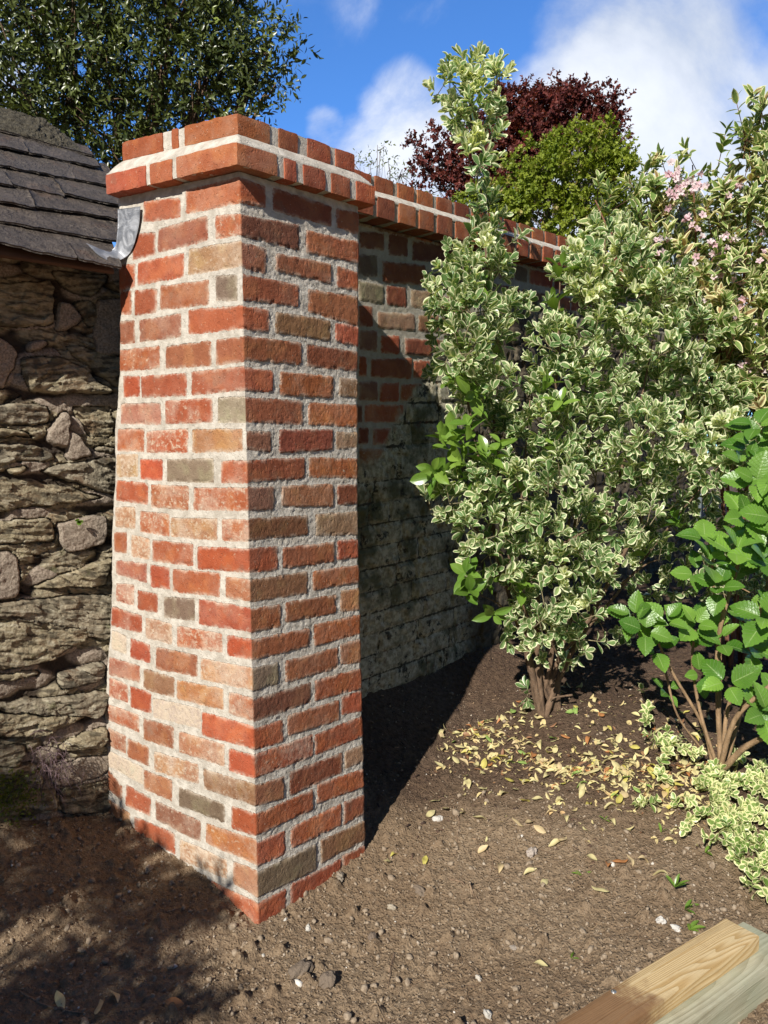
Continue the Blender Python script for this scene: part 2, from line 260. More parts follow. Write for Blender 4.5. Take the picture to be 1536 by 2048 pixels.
def masonry_mat(name, aged=False):
    m, t, b = mat(name); co = obco(t)
    sd = t.attr('sd'); st = t.attr('stain'); bc = t.attr('bcol', 'Color')
    rag = t.math('MULTIPLY', t.math('SUBTRACT', t.noise(co, 190, 4, .65), .5), .0062)
    sdn = t.math('ADD', t.math('ADD', sd, rag), .0036)
    msk = t.ramp(sdn, -.0005, .0006)
    # brick
    n1 = t.noise(co, 26, 4, .6); n2 = t.noise(co, 150, 3, .6); n3 = t.noise(t.scalev(co, 1, 1, 1.25), 62, 6, .74, dist=.35); n4 = t.noise(co, 14, 2, .5)
    c = t.mix(t.ramp(n1, .3, .72, 0, .5), bc, t.mix(1, bc, (.66, .58, .56), 'MULTIPLY'))
    c = t.mix(t.ramp(n4, .48, .66, 0, .6), c, t.mix(1, bc, (1.22, 1.42, 1.25), 'MULTIPLY'))
    c = t.mix(t.ramp(t.noise(co, 21, 3, .6), .56, .70, 0, .5), c, t.mix(.5, c, (.17, .13, .09)))
    c = t.mix(t.ramp(n2, .62, .75, 0, .5), c, t.mix(1, c, (.45, .42, .45), 'MULTIPLY'))
    lime = t.ramp(t.math('ADD', n3, t.math('MULTIPLY', t.math('SUBTRACT', st, .1), .22)), .62, .80, 0, .85)
    c = t.mix(lime, c, (.56, .45, .33))
    c = t.mix(t.ramp(t.noise(co, 230, 2, .5), .70, .76, 0, .7), c, (.62, .54, .42))
    haze = t.math('MULTIPLY', t.ramp(t.noise(co, 11, 4, .65), .40, .68), t.ramp(st, .1, .7, .02, .5))
    c = t.mix(haze, c, (.60, .49, .38))
    c = t.mix(t.math('MULTIPLY', t.ramp(sdn, .0, .014, 1, 0), t.ramp(t.noise(co, 28, 3, .6), .42, .66, 0, .55)), c, (.58, .49, .39))
    edge = t.ramp(sdn, .0, .006, 1, 0)
    c = t.mix(t.math('MULTIPLY', edge, t.ramp(t.noise(co, 120, 3, .6), .40, .62, 0, .65)), c, (.60, .52, .42))
    # mortar
    g1 = t.noise(co, 420, 3, .7); g2 = t.noise(co, 35, 3, .6)
    mo = t.mix(t.ramp(g2, .3, .7), (.43, .385, .32), (.62, .57, .49))
    mo = t.mix(t.ramp(g1, .58, .74, 0, .30), mo, (.32, .28, .22))
    if aged:
        mo = t.mix(.45, mo, (.30, .27, .22))
        ag = t.attr('paint_tone'); pn = t.noise(co, 9, 5, .65); pn2 = t.noise(co, 45, 5, .7)
        pm = t.ramp(t.math('ADD', t.math('SUBTRACT', pn, .5), ag), .35, .62)
        pc = t.mix(t.ramp(pn2, .38, .62), (.30, .27, .19), (.60, .55, .42))
        pc = t.mix(t.ramp(t.noise(co, 5, 4, .6), .48, .62, 0, .85), pc, (.075, .08, .035))
        pc = t.mix(t.ramp(t.math('ADD', sdn, t.math('MULTIPLY', t.math('SUBTRACT', pn2, .5), .012)), -.006, -.0025, .95, 0), pc, (.05, .044, .030))
        pc = t.mix(t.ramp(t.noise(co, 16, 5, .75), .56, .63, 0, .9), pc, (.02, .02, .016))
        pc = t.mix(t.ramp(t.noise(co, 30, 3, .75), .60, .66, 0, .5), pc, (.16, .06, .03))
    res = t.mix(msk, mo, c)
    if aged:
        pc = t.mix(t.ramp(ag, 1.05, 1.5, 0, .85), pc, t.mix(pn2, (.035, .026, .018), (.12, .09, .06)))  # values above one mix the face colour towards dark brown
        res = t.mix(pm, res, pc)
        res = t.mix(1, res, (.86, .86, .84), 'MULTIPLY')
    t.put(b.inputs['Base Color'], res); b.inputs['Roughness'].default_value = .92; b.inputs['Specular IOR Level'].default_value = .2
    h = t.math('ADD', t.math('MULTIPLY', msk, .5), t.math('ADD', t.math('MULTIPLY', t.noise(co, 260, 4, .7), .8), t.math('MULTIPLY', n3, .7)))
    h = t.math('ADD', h, t.math('MULTIPLY', t.ramp(t.noise(t.scalev(co, 1, 1, .6), 110, 2, .6), .30, .45), .5))
    t.put(b.inputs['Normal'], t.bump(h, .0026, 1))
    return m
M_brick = masonry_mat("reclaimed_brick"); M_oldwall = masonry_mat("aged_brick", True)

# pillar frame (leans slightly)
C0 = np.array([-.35672, 2.06648, 0]); LEAN = np.array([-.01267, -.00483, 1.])
dR = np.array([.67451, .73827, 0]); dL = np.array([-.80725, .59021, 0]); nL = np.array([-.59021, -.80725, 0]); nR = np.array([.73827, -.67451, 0])
def pil(s, z, side='L', off=0.):
    d, n = (dL, nL) if side == 'L' else (dR, nR); return C0+z*LEAN+s*d+off*n
def face_hit(x, y, side='L', off=0.):
    d, n = (dL, nL) if side == 'L' else (dR, nR); r = ray(x, y)
    tt, z, s = np.linalg.solve(np.stack([r, -LEAN, -d], 1), C0+off*n-E0); return s, z
def extend(br, corner_tol=.015):
    out = []
    for row, q, ty in br:
        q = q.copy()
        if abs(q[0, 0]) < corner_tol: q[0, 0] = -.05; q[2, 0] = -.05
        out.append((row, q, ty))
    return out
Wz = np.array([-.25, .027, .132, .275, .436, .558, .711, .845, 1.008, 1.169, 1.326, 1.404, 1.556, 1.767, 2.05]); Ws = np.array([.75, .745, .743, .73, .70, .68, .656, .642, .628, .604, .591, .573, .551, .542, .525])
Rz = np.array([-.25, -.053, .117, .45, .695, .888, 1.093, 1.404, 1.71, 2.05]); Rs = np.array([.446, .444, .44, .437, .435, .429, .431, .437, .445, .452])
def make_shaft():
    z = np.arange(-.24, 1.977, .003); nl, nr = 250, 150
    WL = np.interp(z, Wz, Ws)+.008*fbm(z*14, z*0, 3)*2; WR = np.interp(z, Rz, Rs)+.003*fbm(z*30, z*0+7, 3)*2
    jl = np.linspace(1, 0, nl); jr = np.linspace(0, 1, nr)
    SL = WL[:, None]*jl[None]; ZL = np.repeat(z[:, None], nl, 1); SR_ = WR[:, None]*jr[None]; ZR = np.repeat(z[:, None], nr, 1)
    tp = sstep(z, 1.90, 1.977)[:, None]; ZL = ZL+tp*.037*SL/.53; ZR = ZR+tp*.021*SR_/.482
    BL = extend([b for b in BRK['L']]); BRr = extend([b for b in BRK['R']])
    sdL, cL, stL, bL = brick_field(SL, ZL, BL); sdR, cR, stR, bR = brick_field(SR_, ZR, BRr, seed=70)
    def disp(S, Z, sd, bid, rough):
        u, v = S*1000, Z*1000
        sd = sd+.0026; bm = sstep(sd, -.0025, .004)
        d = (.0012+.0016*(rough > 1))*bm+.0022*(bid-.5)*bm
        d += (1-bm)*(.3+.7*(rough > 1))*(.0048*fbm(S*80, Z*90, 4)+.0026*fbm(S*260, Z*260, 3))
        d += bm*rough*(.0022*fbm(S*45+5, Z*45, 4)+.0016*fbm(S*160, Z*120+11, 3))
        d += .005*fbm(S*7+3, Z*5, 2)
        # old reclaimed bricks: chipped arrises
        ch = sstep(fbm(S*38+60, Z*38+8, 3), .12, .22)*sstep(.012-sd, 0, .012)*bm; d -= .004*ch
        return d
    dl = disp(SL, ZL, sdL, bL, .8); dr = disp(SR_, ZR, sdR, bR, 1.35)
    fl = sstep(SL, 0, .02); fr = sstep(SR_, 0, .02)
    dl = dl*fl+(1-fl)*(.5*(dl[:, -1]+dr[:, 0]))[:, None]; dr = dr*fr+(1-fr)*(.5*(dl[:, -1]+dr[:, 0]))[:, None]
    # round the far arrises
    er = sstep(SR_, WR[:, None]-.008, WR[:, None]); el_ = sstep(SL, WL[:, None]-.012, WL[:, None])
    PL = C0+ZL[..., None]*LEAN+SL[..., None]*dL+(dl-.006*el_)[..., None]*nL
    PR = C0+ZR[..., None]*LEAN+SR_[..., None]*dR+(dr-.004*er)[..., None]*nR
    mit = (nL+nR)/(1+nL@nR); cs = (dl[:, -1])[:, None]*mit
    PL[:, -1] = C0+z[:, None]*LEAN+cs
    # left return (towards the shed) and far return (towards the garden wall)
    def ret(P, n, depth, k): return P[:, None, :]-n*(np.linspace(0, depth, k+1)[1:][None, :, None])+(.004*fbm(z[:, None]*40+n[0]*9, np.linspace(0, 3, k)[None]*9, 3))[..., None]*np.array([1, 0, 0.])
    KL, KR = 30, 50
    RL = ret(PL[:, 0], nL, .42, KL)[:, ::-1]; RR = ret(PR[:, -1], nR, .52, KR)
    P = np.concatenate([RL, PL, PR[:, 1:], RR], 1)
    # plain coursed bricks on the far return
    def pad(a, l, r): return np.concatenate([np.repeat(a[:, :1], KL, 1)*0+l, a, np.zeros((len(z), KR)+a.shape[2:])+r], 1)
    gb = []
    for i in range(26):
        zz = -.115+.0827*i; x = -.11 if i % 2 else 0.
        while x < .5:
            gb.append((i, np.array([[x, zz+.066], [x+.215, zz+.066], [x, zz], [x+.215, zz]]), ['r', 'rb', 'ro', 'br', 'rd'][int(rng.integers(5))])); x += .228
    SS = np.repeat(np.linspace(0, .52, KR+1)[1:][None], len(z), 0); sR2, cR2, stR2, _ = brick_field(SS, np.repeat(z[:, None], KR, 1), gb)
    sd = np.concatenate([np.full((len(z), KL), -.02), sdL, sdR[:, 1:], sR2], 1)
    cc = np.concatenate([np.tile(lin((190, 170, 150)), (len(z), KL, 1)), cL, cR[:, 1:], cR2], 1); ss = np.concatenate([np.zeros((len(z), KL)), stL, stR[:, 1:], stR2], 1)
    n, m = P.shape[:2]; V = P.reshape(-1, 3)
    return V, grid_faces(n, m), sd.ravel(), cc.reshape(-1, 3), ss.ravel()
pillar = thing('brick_pillar', 'square red brick garden pillar in the foreground with pale lime mortar and projecting cap', 'pillar', (0, 0, 0))
V, F, sd_, cc_, ss_ = make_shaft()
mesh_obj('shaft', V, F[:, ::-1], M_brick, pillar, {'sd': sd_, 'bcol': cc_, 'stain': ss_})

# brick solids for the caps: rounded, slightly battered boxes given by 8 corners
def brick_solid(c8, nx=14, ny=5, nz=6, ty='r', amp=.0016, rad=.004):
    """c8[k][j][i]; i along, j up, k depth.  Returns V, F4, colour, stain, sd"""
    c8 = np.asarray(c8, float); Vs = []; Fs = []; off = 0
    L0 = np.array([np.linalg.norm(c8[0][0][1]-c8[0][0][0]), np.linalg.norm(c8[0][1][0]-c8[0][0][0]), np.linalg.norm(c8[1][0][0]-c8[0][0][0])])
    def surf(f, a, b):
        nonlocal off
        u = np.linspace(0, 1, a); v = np.linspace(0, 1, b); U, W_ = np.meshgrid(u, v, indexing='ij'); I, J, K = f(U, W_)
        Q = (np.stack([I, J, K], -1)-.5)*L0; H = L0/2-rad; C = np.clip(Q, -H, H); dq = Q-C; ln = np.linalg.norm(dq, axis=-1, keepdims=True)+1e-9
        Q = C+dq*np.minimum(1, rad/ln); I, J, K = np.moveaxis(Q/L0+.5, -1, 0); P = 0
        for k in (0, 1):
            for j in (0, 1):
                for i in (0, 1):
                    wgt = (I if i else 1-I)*(J if j else 1-J)*(K if k else 1-K); P = P+wgt[..., None]*c8[k][j][i]
        Vs.append(P.reshape(-1, 3)); Fs.append(grid_faces(a, b, off)); off += a*b
    o = np.ones
    surf(lambda u, v: (u, v, 0*u), nx, ny); surf(lambda u, v: (1-u, v, 0*u+1), nx, ny)
    surf(lambda u, v: (0*u, v, 1-u), nz, ny); surf(lambda u, v: (0*u+1, v, u), nz, ny)
    surf(lambda u, v: (u, 0*u+1, v), nx, nz); surf(lambda u, v: (u, 0*u, 1-v), nx, nz)
    V = np.concatenate(Vs); cen = c8.reshape(-1, 3).mean(0)
    # round towards the middle near the edges, then jitter by position (shared points stay together)
    h = V*70+cen*31
    j = np.stack([fbm(h[:, 0]+h[:, 2]*.7, h[:, 1]+h[:, 2]*.5, 3), fbm(h[:, 1]+h[:, 2]*.6+9, h[:, 0]-h[:, 2]*.8, 3), fbm(h[:, 2]+31+h[:, 0]*.4, h[:, 1]*.8-h[:, 0]*.7, 3)], 1)
    V = V+j*amp*3
    base = brick_col(ty)
    return V, np.concatenate(Fs), np.tile(base, (len(V), 1)), np.full(len(V), STAIN.get(ty, .08)), np.full(len(V), .012)
class BrickSet:
    def __init__(s): s.V = []; s.F = []; s.c = []; s.st = []; s.sd = []; s.n = 0
    def add(s, res):
        V, F, c, st, sd = res; s.V.append(V); s.F.append(F+s.n); s.c.append(c); s.st.append(st); s.sd.append(sd); s.n += len(V)
    def mortar(s, c8, amp=.0012, nx=60, ny=6, nz=20):
        V, F, c, st, sd = brick_solid(c8, nx, ny, nz, 'r', amp, .002); s.add((V, F, c, st, sd*0-.02))
    def build(s, name, m, parent): return mesh_obj(name, np.concatenate(s.V), np.concatenate(s.F), m, parent, {'sd': np.concatenate(s.sd), 'bcol': np.concatenate(s.c), 'stain': np.concatenate(s.st), 'paint_tone': np.zeros(s.n)})
def cap_course(name, off, z0, z1, zl, zr, left, right, sl, sr, parent):
    """bricks along both faces; z0..z1 at the corner, zl / zr how much the ends rise"""
    B = BrickSet()
    def P(side, s, z, o, extra):                     # o = outward offset
        return C0+z*LEAN+extra
    mit = (nL+nR)/(1+nL@nR)
    def pt(side, s, zf, o):
        d, n = (dL, nL) if side == 'L' else (dR, nR); rise = (zl*s/sl if side == 'L' else zr*s/sr)
        zz = (z0 if zf == 0 else z1)+rise
        if s < 1e-6: return C0+zz*LEAN+o*mit
        return C0+zz*LEAN+s*d+o*n
    for side, lst in (('L', left), ('R', right)):
        for s0, s1, ty in lst:
            inner = off-.10
            def q(s, zf, o):
                return pt(side, s, zf, o)
            a0 = s0 if s0 > .001 else 0.
            c8 = [[[q(a0, j, off) if a0 else pt(side, 0, j, off), q(s1, j, off)] for j in (0, 1)], [[(q(a0, j, inner) if a0 else pt(side, 0, j, inner)), q(s1, j, inner)] for j in (0, 1)]]
            if side == 'R' and not a0: continue            # the end of the corner brick shows here
            if side == 'L' and not a0:                     # corner brick, turned round the corner
                o0 = C0+off*mit; w_ = right[0][1]-off*float((mit-nR)@dR); s1 = s1-off*float((mit-nL)@dL)
                c8 = [[[(o0+(z0 if j == 0 else z1)*LEAN+s1*dL+[0, 0, zl*s1/sl]), o0+(z0 if j == 0 else z1)*LEAN] for j in (0, 1)], [[(o0+(z0 if j == 0 else z1)*LEAN+s1*dL+w_*dR+[0, 0, zl*s1/sl]), o0+(z0 if j == 0 else z1)*LEAN+w_*dR+[0, 0, zr*w_/sr]] for j in (0, 1)]]
                B.add(brick_solid(c8, 16, 7, 10, ty)); continue
            if side == 'L': c8 = [[[r[1], r[0]] for r in k] for k in c8]
            B.add(brick_solid(c8, 16 if s1-s0 > .15 else 9, 7, 6, ty))
    # mortar core, a touch behind the brick faces
    o = off-.004; a, b, c = pt('L', sl-.004, 0, o), C0+z0*LEAN+o*mit, pt('R', sr-.004, 0, o)
    def core(zf):
        A, Bc, Cc = pt('L', sl-.004, zf, o), C0+(z0 if zf == 0 else z1)*LEAN+o*mit, pt('R', sr-.004, zf, o)
        Dd = A+Cc-Bc; return A, Bc, Cc, Dd
    A0, B0, C0_, D0 = core(0); A1, B1, C1, D1 = core(1); e = np.array([0, 0, .0015])
    B.mortar([[[A0+e, B0+e], [A1-e, B1-e]], [[D0+e, C0_+e], [D1-e, C1-e]]])
    return B.build(name, M_brick, parent), (A1, B1, C1, D1)
# lower projecting course, fillet, upper course (lengths measured on the faces)
def ss_(pxs, y, side, off): return [round(face_hit(x, y, side, off)[0], 3) for x in pxs]
lowL = [(0, .205, 'o'), (.222, .322, 'r'), (.338, .53, 'r')]
lowR = [(0, .098, 'r'), (.121, .166, 'r'), (.19, .275, 'r'), (.298, .375, 'r'), (.40, .482, 'r')]
upL = [(0, .205, 'ro'), (.228, .258, 'r'), (.296, .485, 'r')]
upR = [(0, .10, 'rb'), (.13, .20, 'rb'), (.235, .325, 'r'), (.345, .425, 'r')]
cap1, top1 = cap_course('lower_cap_course', .04, 1.973, 2.031, .035, .02, lowL, lowR, .53, .482, pillar)
cap2, top2 = cap_course('upper_cap_course', .010, 2.064, 2.119, .04, .018, upL, upR, .485, .425, pillar)
def fillet(zin=2.066):
    """sloping mortar between the two courses"""
    B = BrickSet(); A, Bc, Cc, Dd = top1; low = np.array([0, 0, .0005]); cen = (A+Cc)/2
    n = 40
    def ring(sc, z, rise):
        out = []
        for P0, P1 in ((A, Bc), (Bc, Cc), (Cc, Dd), (Dd, A)):
            for q in np.linspace(0, 1, n, endpoint=False):
                p = P0*(1-q)+P1*q; out.append(p)
        return np.array(out)
    base = ring(0, 0, 0); N = len(base)
    # inner ring from the upper course
    A2, B2, C2, D2 = [p.copy() for p in top2]
    inner = []
    for P0, P1 in ((A2, B2), (B2, C2), (C2, D2), (D2, A2)):
        for q in np.linspace(0, 1, n, endpoint=False): inner.append(P0*(1-q)+P1*q)
    inner = np.array(inner); inner[:, 2] -= .052
    rows = []
    for k, f in enumerate(np.linspace(0, 1, 9)):
        P = base*(1-f)+inner*f
        P[:, 2] += .004*math.sin(f*math.pi)+(.0022*fbm(np.arange(N)*.35+k, np.full(N, k*.6), 3) if k not in () else 0)
        if k == 0: P = P+(base-cen)/np.linalg.norm(base-cen, axis=1)[:, None]*.002; P[:, 2] += .0015
        rows.append(P)
    bot = rows[0].copy(); bot[:, 2] -= .012; bot = cen+(bot-cen)*.985; rows.insert(0, bot)
    V = np.concatenate(rows); m = N; F = []
    for k in range(len(rows)-1):
        i = np.arange(N); F.append(np.stack([k*m+i, k*m+(i+1) % N, (k+1)*m+(i+1) % N, (k+1)*m+i], 1))
    mesh_obj('mortar_fillet', V, np.concatenate(F), M_brick, pillar, {'sd': np.full(len(V), -.02), 'bcol': np.full((len(V), 3), .5), 'stain': np.zeros(len(V))})
fillet()

# ------------------------------------------------------------------ old garden wall behind
W0 = np.array([-.026, 3.05, 0]); WA = R(42.1); WD = np.array([math.sin(WA), math.cos(WA), .05]); WN = np.array([math.cos(WA), -math.sin(WA), 0])
def wpt(s, z, off=0.): return W0+np.multiply.outer(s, WD)+np.multiply.outer(z, np.array([0, 0, 1.]))+np.multiply.outer(off, WN)
gwall = thing('garden_wall', 'long old brick garden wall behind the pillar, projecting red brick coping, pale worn lower face', 'garden wall')
def make_wall():
    br = [(r, q.copy(), ty) for r, q, ty in BRK['W']]
    rowz = {}
    for r, q, ty in br: rowz.setdefault(r, []).append((q[0, 1]+q[1, 1]+q[2, 1]+q[3, 1])/4)
    rowz = {r: float(np.mean(v)) for r, v in rowz.items()}
    types_new = ['rd', 'rd', 'gy', 'db', 'r', 'gb', 'pu', 'b', 'rb']
    for r in range(0, 28):
        zc = rowz.get(r, 1.262-.088*(r-10) if r > 10 else 2.15)
        ends = [q[1, 0] for rr, q, ty in br if rr == r]; x = max(ends)+.02 if ends else (-.5+.13*(r % 3))
        if r > 10 or r == 0: x = -.5+.09*(r % 4)
        elif ends:                                       # the courses carry on behind the pillar
            xe = min(q[0, 0] for rr, q, ty in br if rr == r)-.018
            while xe > -.5:
                L = .225 if rng.random() < .6 else .108; br.append((r, np.array([[xe-L, zc+.033], [xe, zc+.033], [xe-L, zc-.033], [xe, zc-.033]]), types_new[int(rng.integers(len(types_new)))])); xe -= L+.018
        k = r
        while x < 3.6:
            L = .225 if (k % 2 == 0 or (rng.random() < .3)) else .108; L *= 1+.06*(rng.random()-.5); k += 1
            ty = types_new[int(rng.integers(len(types_new)))]
            dz = .004*(rng.random()-.5)
            br.append((r, np.array([[x, zc+.033+dz], [x+L, zc+.033+dz], [x, zc-.033+dz], [x+L, zc-.033+dz]]), ty)); x += L+.017+.006*rng.random()
    s = np.concatenate([np.arange(-.45, 1.3, .0055), np.arange(1.3, 3.5, .012)]); z = np.arange(-.1, 2.125, .0055)
    S, Z = np.meshgrid(s, z)
    sd, col, st, bid = brick_field(S, Z, br, .004)
    # the painted, worn lower part starts lower near the pillar
    line = np.interp(s, [-.45, .0, .15, .33, .45, .8, 1.5, 3.5], [1.20, 1.24, 1.40, 1.62, 1.80, 1.97, 1.95, 1.95])
    paint_tone = np.clip((line[None]-Z)*4.0+.45, 0, 1.); paint_tone = paint_tone+.6*sstep(S, .45, .8)*(paint_tone > .5)  # raised above one further along, where the face turns darker brown
    bm = sstep(sd, -.003, .005)
    d = .004*bm+.004*(bid-.5)*bm+(1-bm)*.004*fbm(S*70, Z*70, 3)+bm*.004*fbm(S*40, Z*40, 4)+.02*fbm(S*3, Z*3, 2)
    d = d-paint_tone*.007*sstep(fbm(S*18, Z*18, 4), .05, .2)
    P = wpt(S, Z, d-.0)
    return P, sd, col, st, paint_tone
P, sd_, cc_, ss2_, pa_ = make_wall()
n, m = P.shape[:2]
mesh_obj('wall_face', P.reshape(-1, 3), grid_faces(n, m), M_oldwall, gwall, {'sd': sd_.ravel(), 'bcol': cc_.reshape(-1, 3), 'stain': ss2_.ravel(), 'paint_tone': pa_.ravel()})
Bk = BrickSet()
def wbox(s0, s1, z0, z1, o0, o1, set_, ty='r', mort=False, **k):
    c8 = [[[wpt(s0, z, o) , wpt(s1, z, o)] for z in (z0, z1)] for o in (o0, o1)]
    (set_.mortar(c8, **k) if mort else set_.add(brick_solid(c8, ty=ty, **k)))
wbox(-.45, 3.49, -.1, 2.12, -.02, -.30, Bk, mort=True, nx=80, ny=40, nz=6)
Bk.build('wall_core', M_oldwall, gwall)
# corbelled dark course under the coping, then coping courses with a sloping fillet between
Cc = BrickSet(); CU = BrickSet(); CF = BrickSet()
CZ = lambda s: .0
x = -.45
while x < 3.45:
    L = .095*(1+.12*(rng.random()-.5)); dz = .003*(rng.random()-.5)
    wbox(x, x+L, 2.128+dz, 2.205+dz, .08+.004*rng.random(), -.1, Cc, ['r', 'r', 'rb', 'ro'][int(rng.integers(4))], nx=9, ny=7, nz=6); x += L+.022+.006*rng.random()
wbox(-.45, 3.45, 2.130, 2.203, .074, -.28, Cc, mort=True, nx=240, ny=5, nz=6)
x = -.42
while x < 3.45:
    L = .10*(1+.12*(rng.random()-.5)); dz = .004*(rng.random()-.5)
    wbox(x, x+L, 2.240+dz, 2.300+dz, .032+.004*rng.random(), -.12, CU, ['r', 'rb', 'r', 'ro', 'rd'][int(rng.integers(5))], nx=9, ny=6, nz=6); x += L+.022+.006*rng.random()
wbox(-.45, 3.45, 2.20, 2.297, .027, -.26, CU, mort=True, nx=240, ny=5, nz=6)
Cc.build('lower_coping_course', M_oldwall, gwall); CU.build('upper_coping_course', M_oldwall, gwall)
sx = np.arange(-.45, 3.45, .012); rows = []
for f in np.linspace(0, 1, 8):
    rows.append(wpt(sx, 2.203+.042*f+.003*math.sin(f*3.1)+.004*fbm(sx*25, sx*0+f*2, 3), .079-.05*f+.003*fbm(sx*20+5, sx*0+f, 2)))
rows.insert(0, wpt(sx, 2.196+0*sx, .0765+0*sx))
Pf = np.stack(rows); CFm = masonry_mat("fresh_mortar")
mesh_obj('coping_fillet', Pf.reshape(-1, 3), grid_faces(Pf.shape[0], Pf.shape[1]), CFm, gwall, {'sd': np.full(Pf.shape[0]*Pf.shape[1], -.02), 'bcol': np.full((Pf.shape[0]*Pf.shape[1], 3), .5), 'stain': np.zeros(Pf.shape[0]*Pf.shape[1])})
# ------------------------------------------------------------------ stone shed on the left
SA = R(51.4); SD_ = np.array([-math.sin(SA), -math.cos(SA), 0]); SN = np.array([math.cos(SA), -math.sin(SA), 0]); SJ = C0+.70*dL
shed = thing('stone_shed', 'rough slate rubble stone shed with a sagging dark slate roof, left of the brick pillar', 'shed')
def stone_mat():
    m, t, b = mat("rubble_stone"); co = obco(t)
    kind = t.attr('kind_'); rn = t.attr('rnd'); lay = t.attr('lay'); gap = t.attr('gap')
    fine = t.noise(co, 160, 5, .7); med = t.noise(co, 30, 5, .65); big = t.noise(co, 7, 3, .6)
    a = t.mix(t.ramp(med, .3, .7), (.195, .160, .098), (.41, .345, .225))
    a = t.mix(t.ramp(rn, .3, .9), a, t.mix(t.ramp(med, .35, .65), (.165, .140, .10), (.34, .295, .21)))
    a = t.mix(t.ramp(t.noise(co, 12, 5, .7), .52, .66, 0, .6), a, (.15, .075, .035))
    a = t.mix(t.ramp(lay, .50, .36, 0, .7), a, (.045, .038, .028)); a = t.mix(t.ramp(lay, .56, .68, 0, .5), a, (.48, .44, .33))
    a = t.mix(t.ramp(t.noise(co, 16, 5, .7), .58, .70, 0, .5), a, (.10, .11, .035))
    a = t.mix(t.ramp(t.noise(co, 90, 4, .7), .66, .74, 0, .6), a, (.50, .47, .38))
    p = t.mix(t.ramp(fine, .35, .65), (.20, .16, .12), (.40, .33, .26))          # pinkish lime lumps
    c = t.mix(t.ramp(kind, .4, .6), a, p)
    c = t.mix(t.ramp(gap, .25, .9, 0, .93), c, t.mix(med, (.012, .009, .007), (.06, .042, .03)))
    t.put(b.inputs['Base Color'], c); b.inputs['Roughness'].default_value = .9; b.inputs['Specular IOR Level'].default_value = .25
    h = t.math('ADD', t.math('MULTIPLY', fine, .8), t.math('ADD', t.math('MULTIPLY', med, 1.5), t.math('MULTIPLY', lay, 1.4)))
    t.put(b.inputs['Normal'], t.bump(h, .006, 1)); return m
M_stone = stone_mat()
def stone_coord(x, y):
    q = hit(x, y, SJ, SN); return np.array([np.dot(q-SJ, SD_), q[2]])
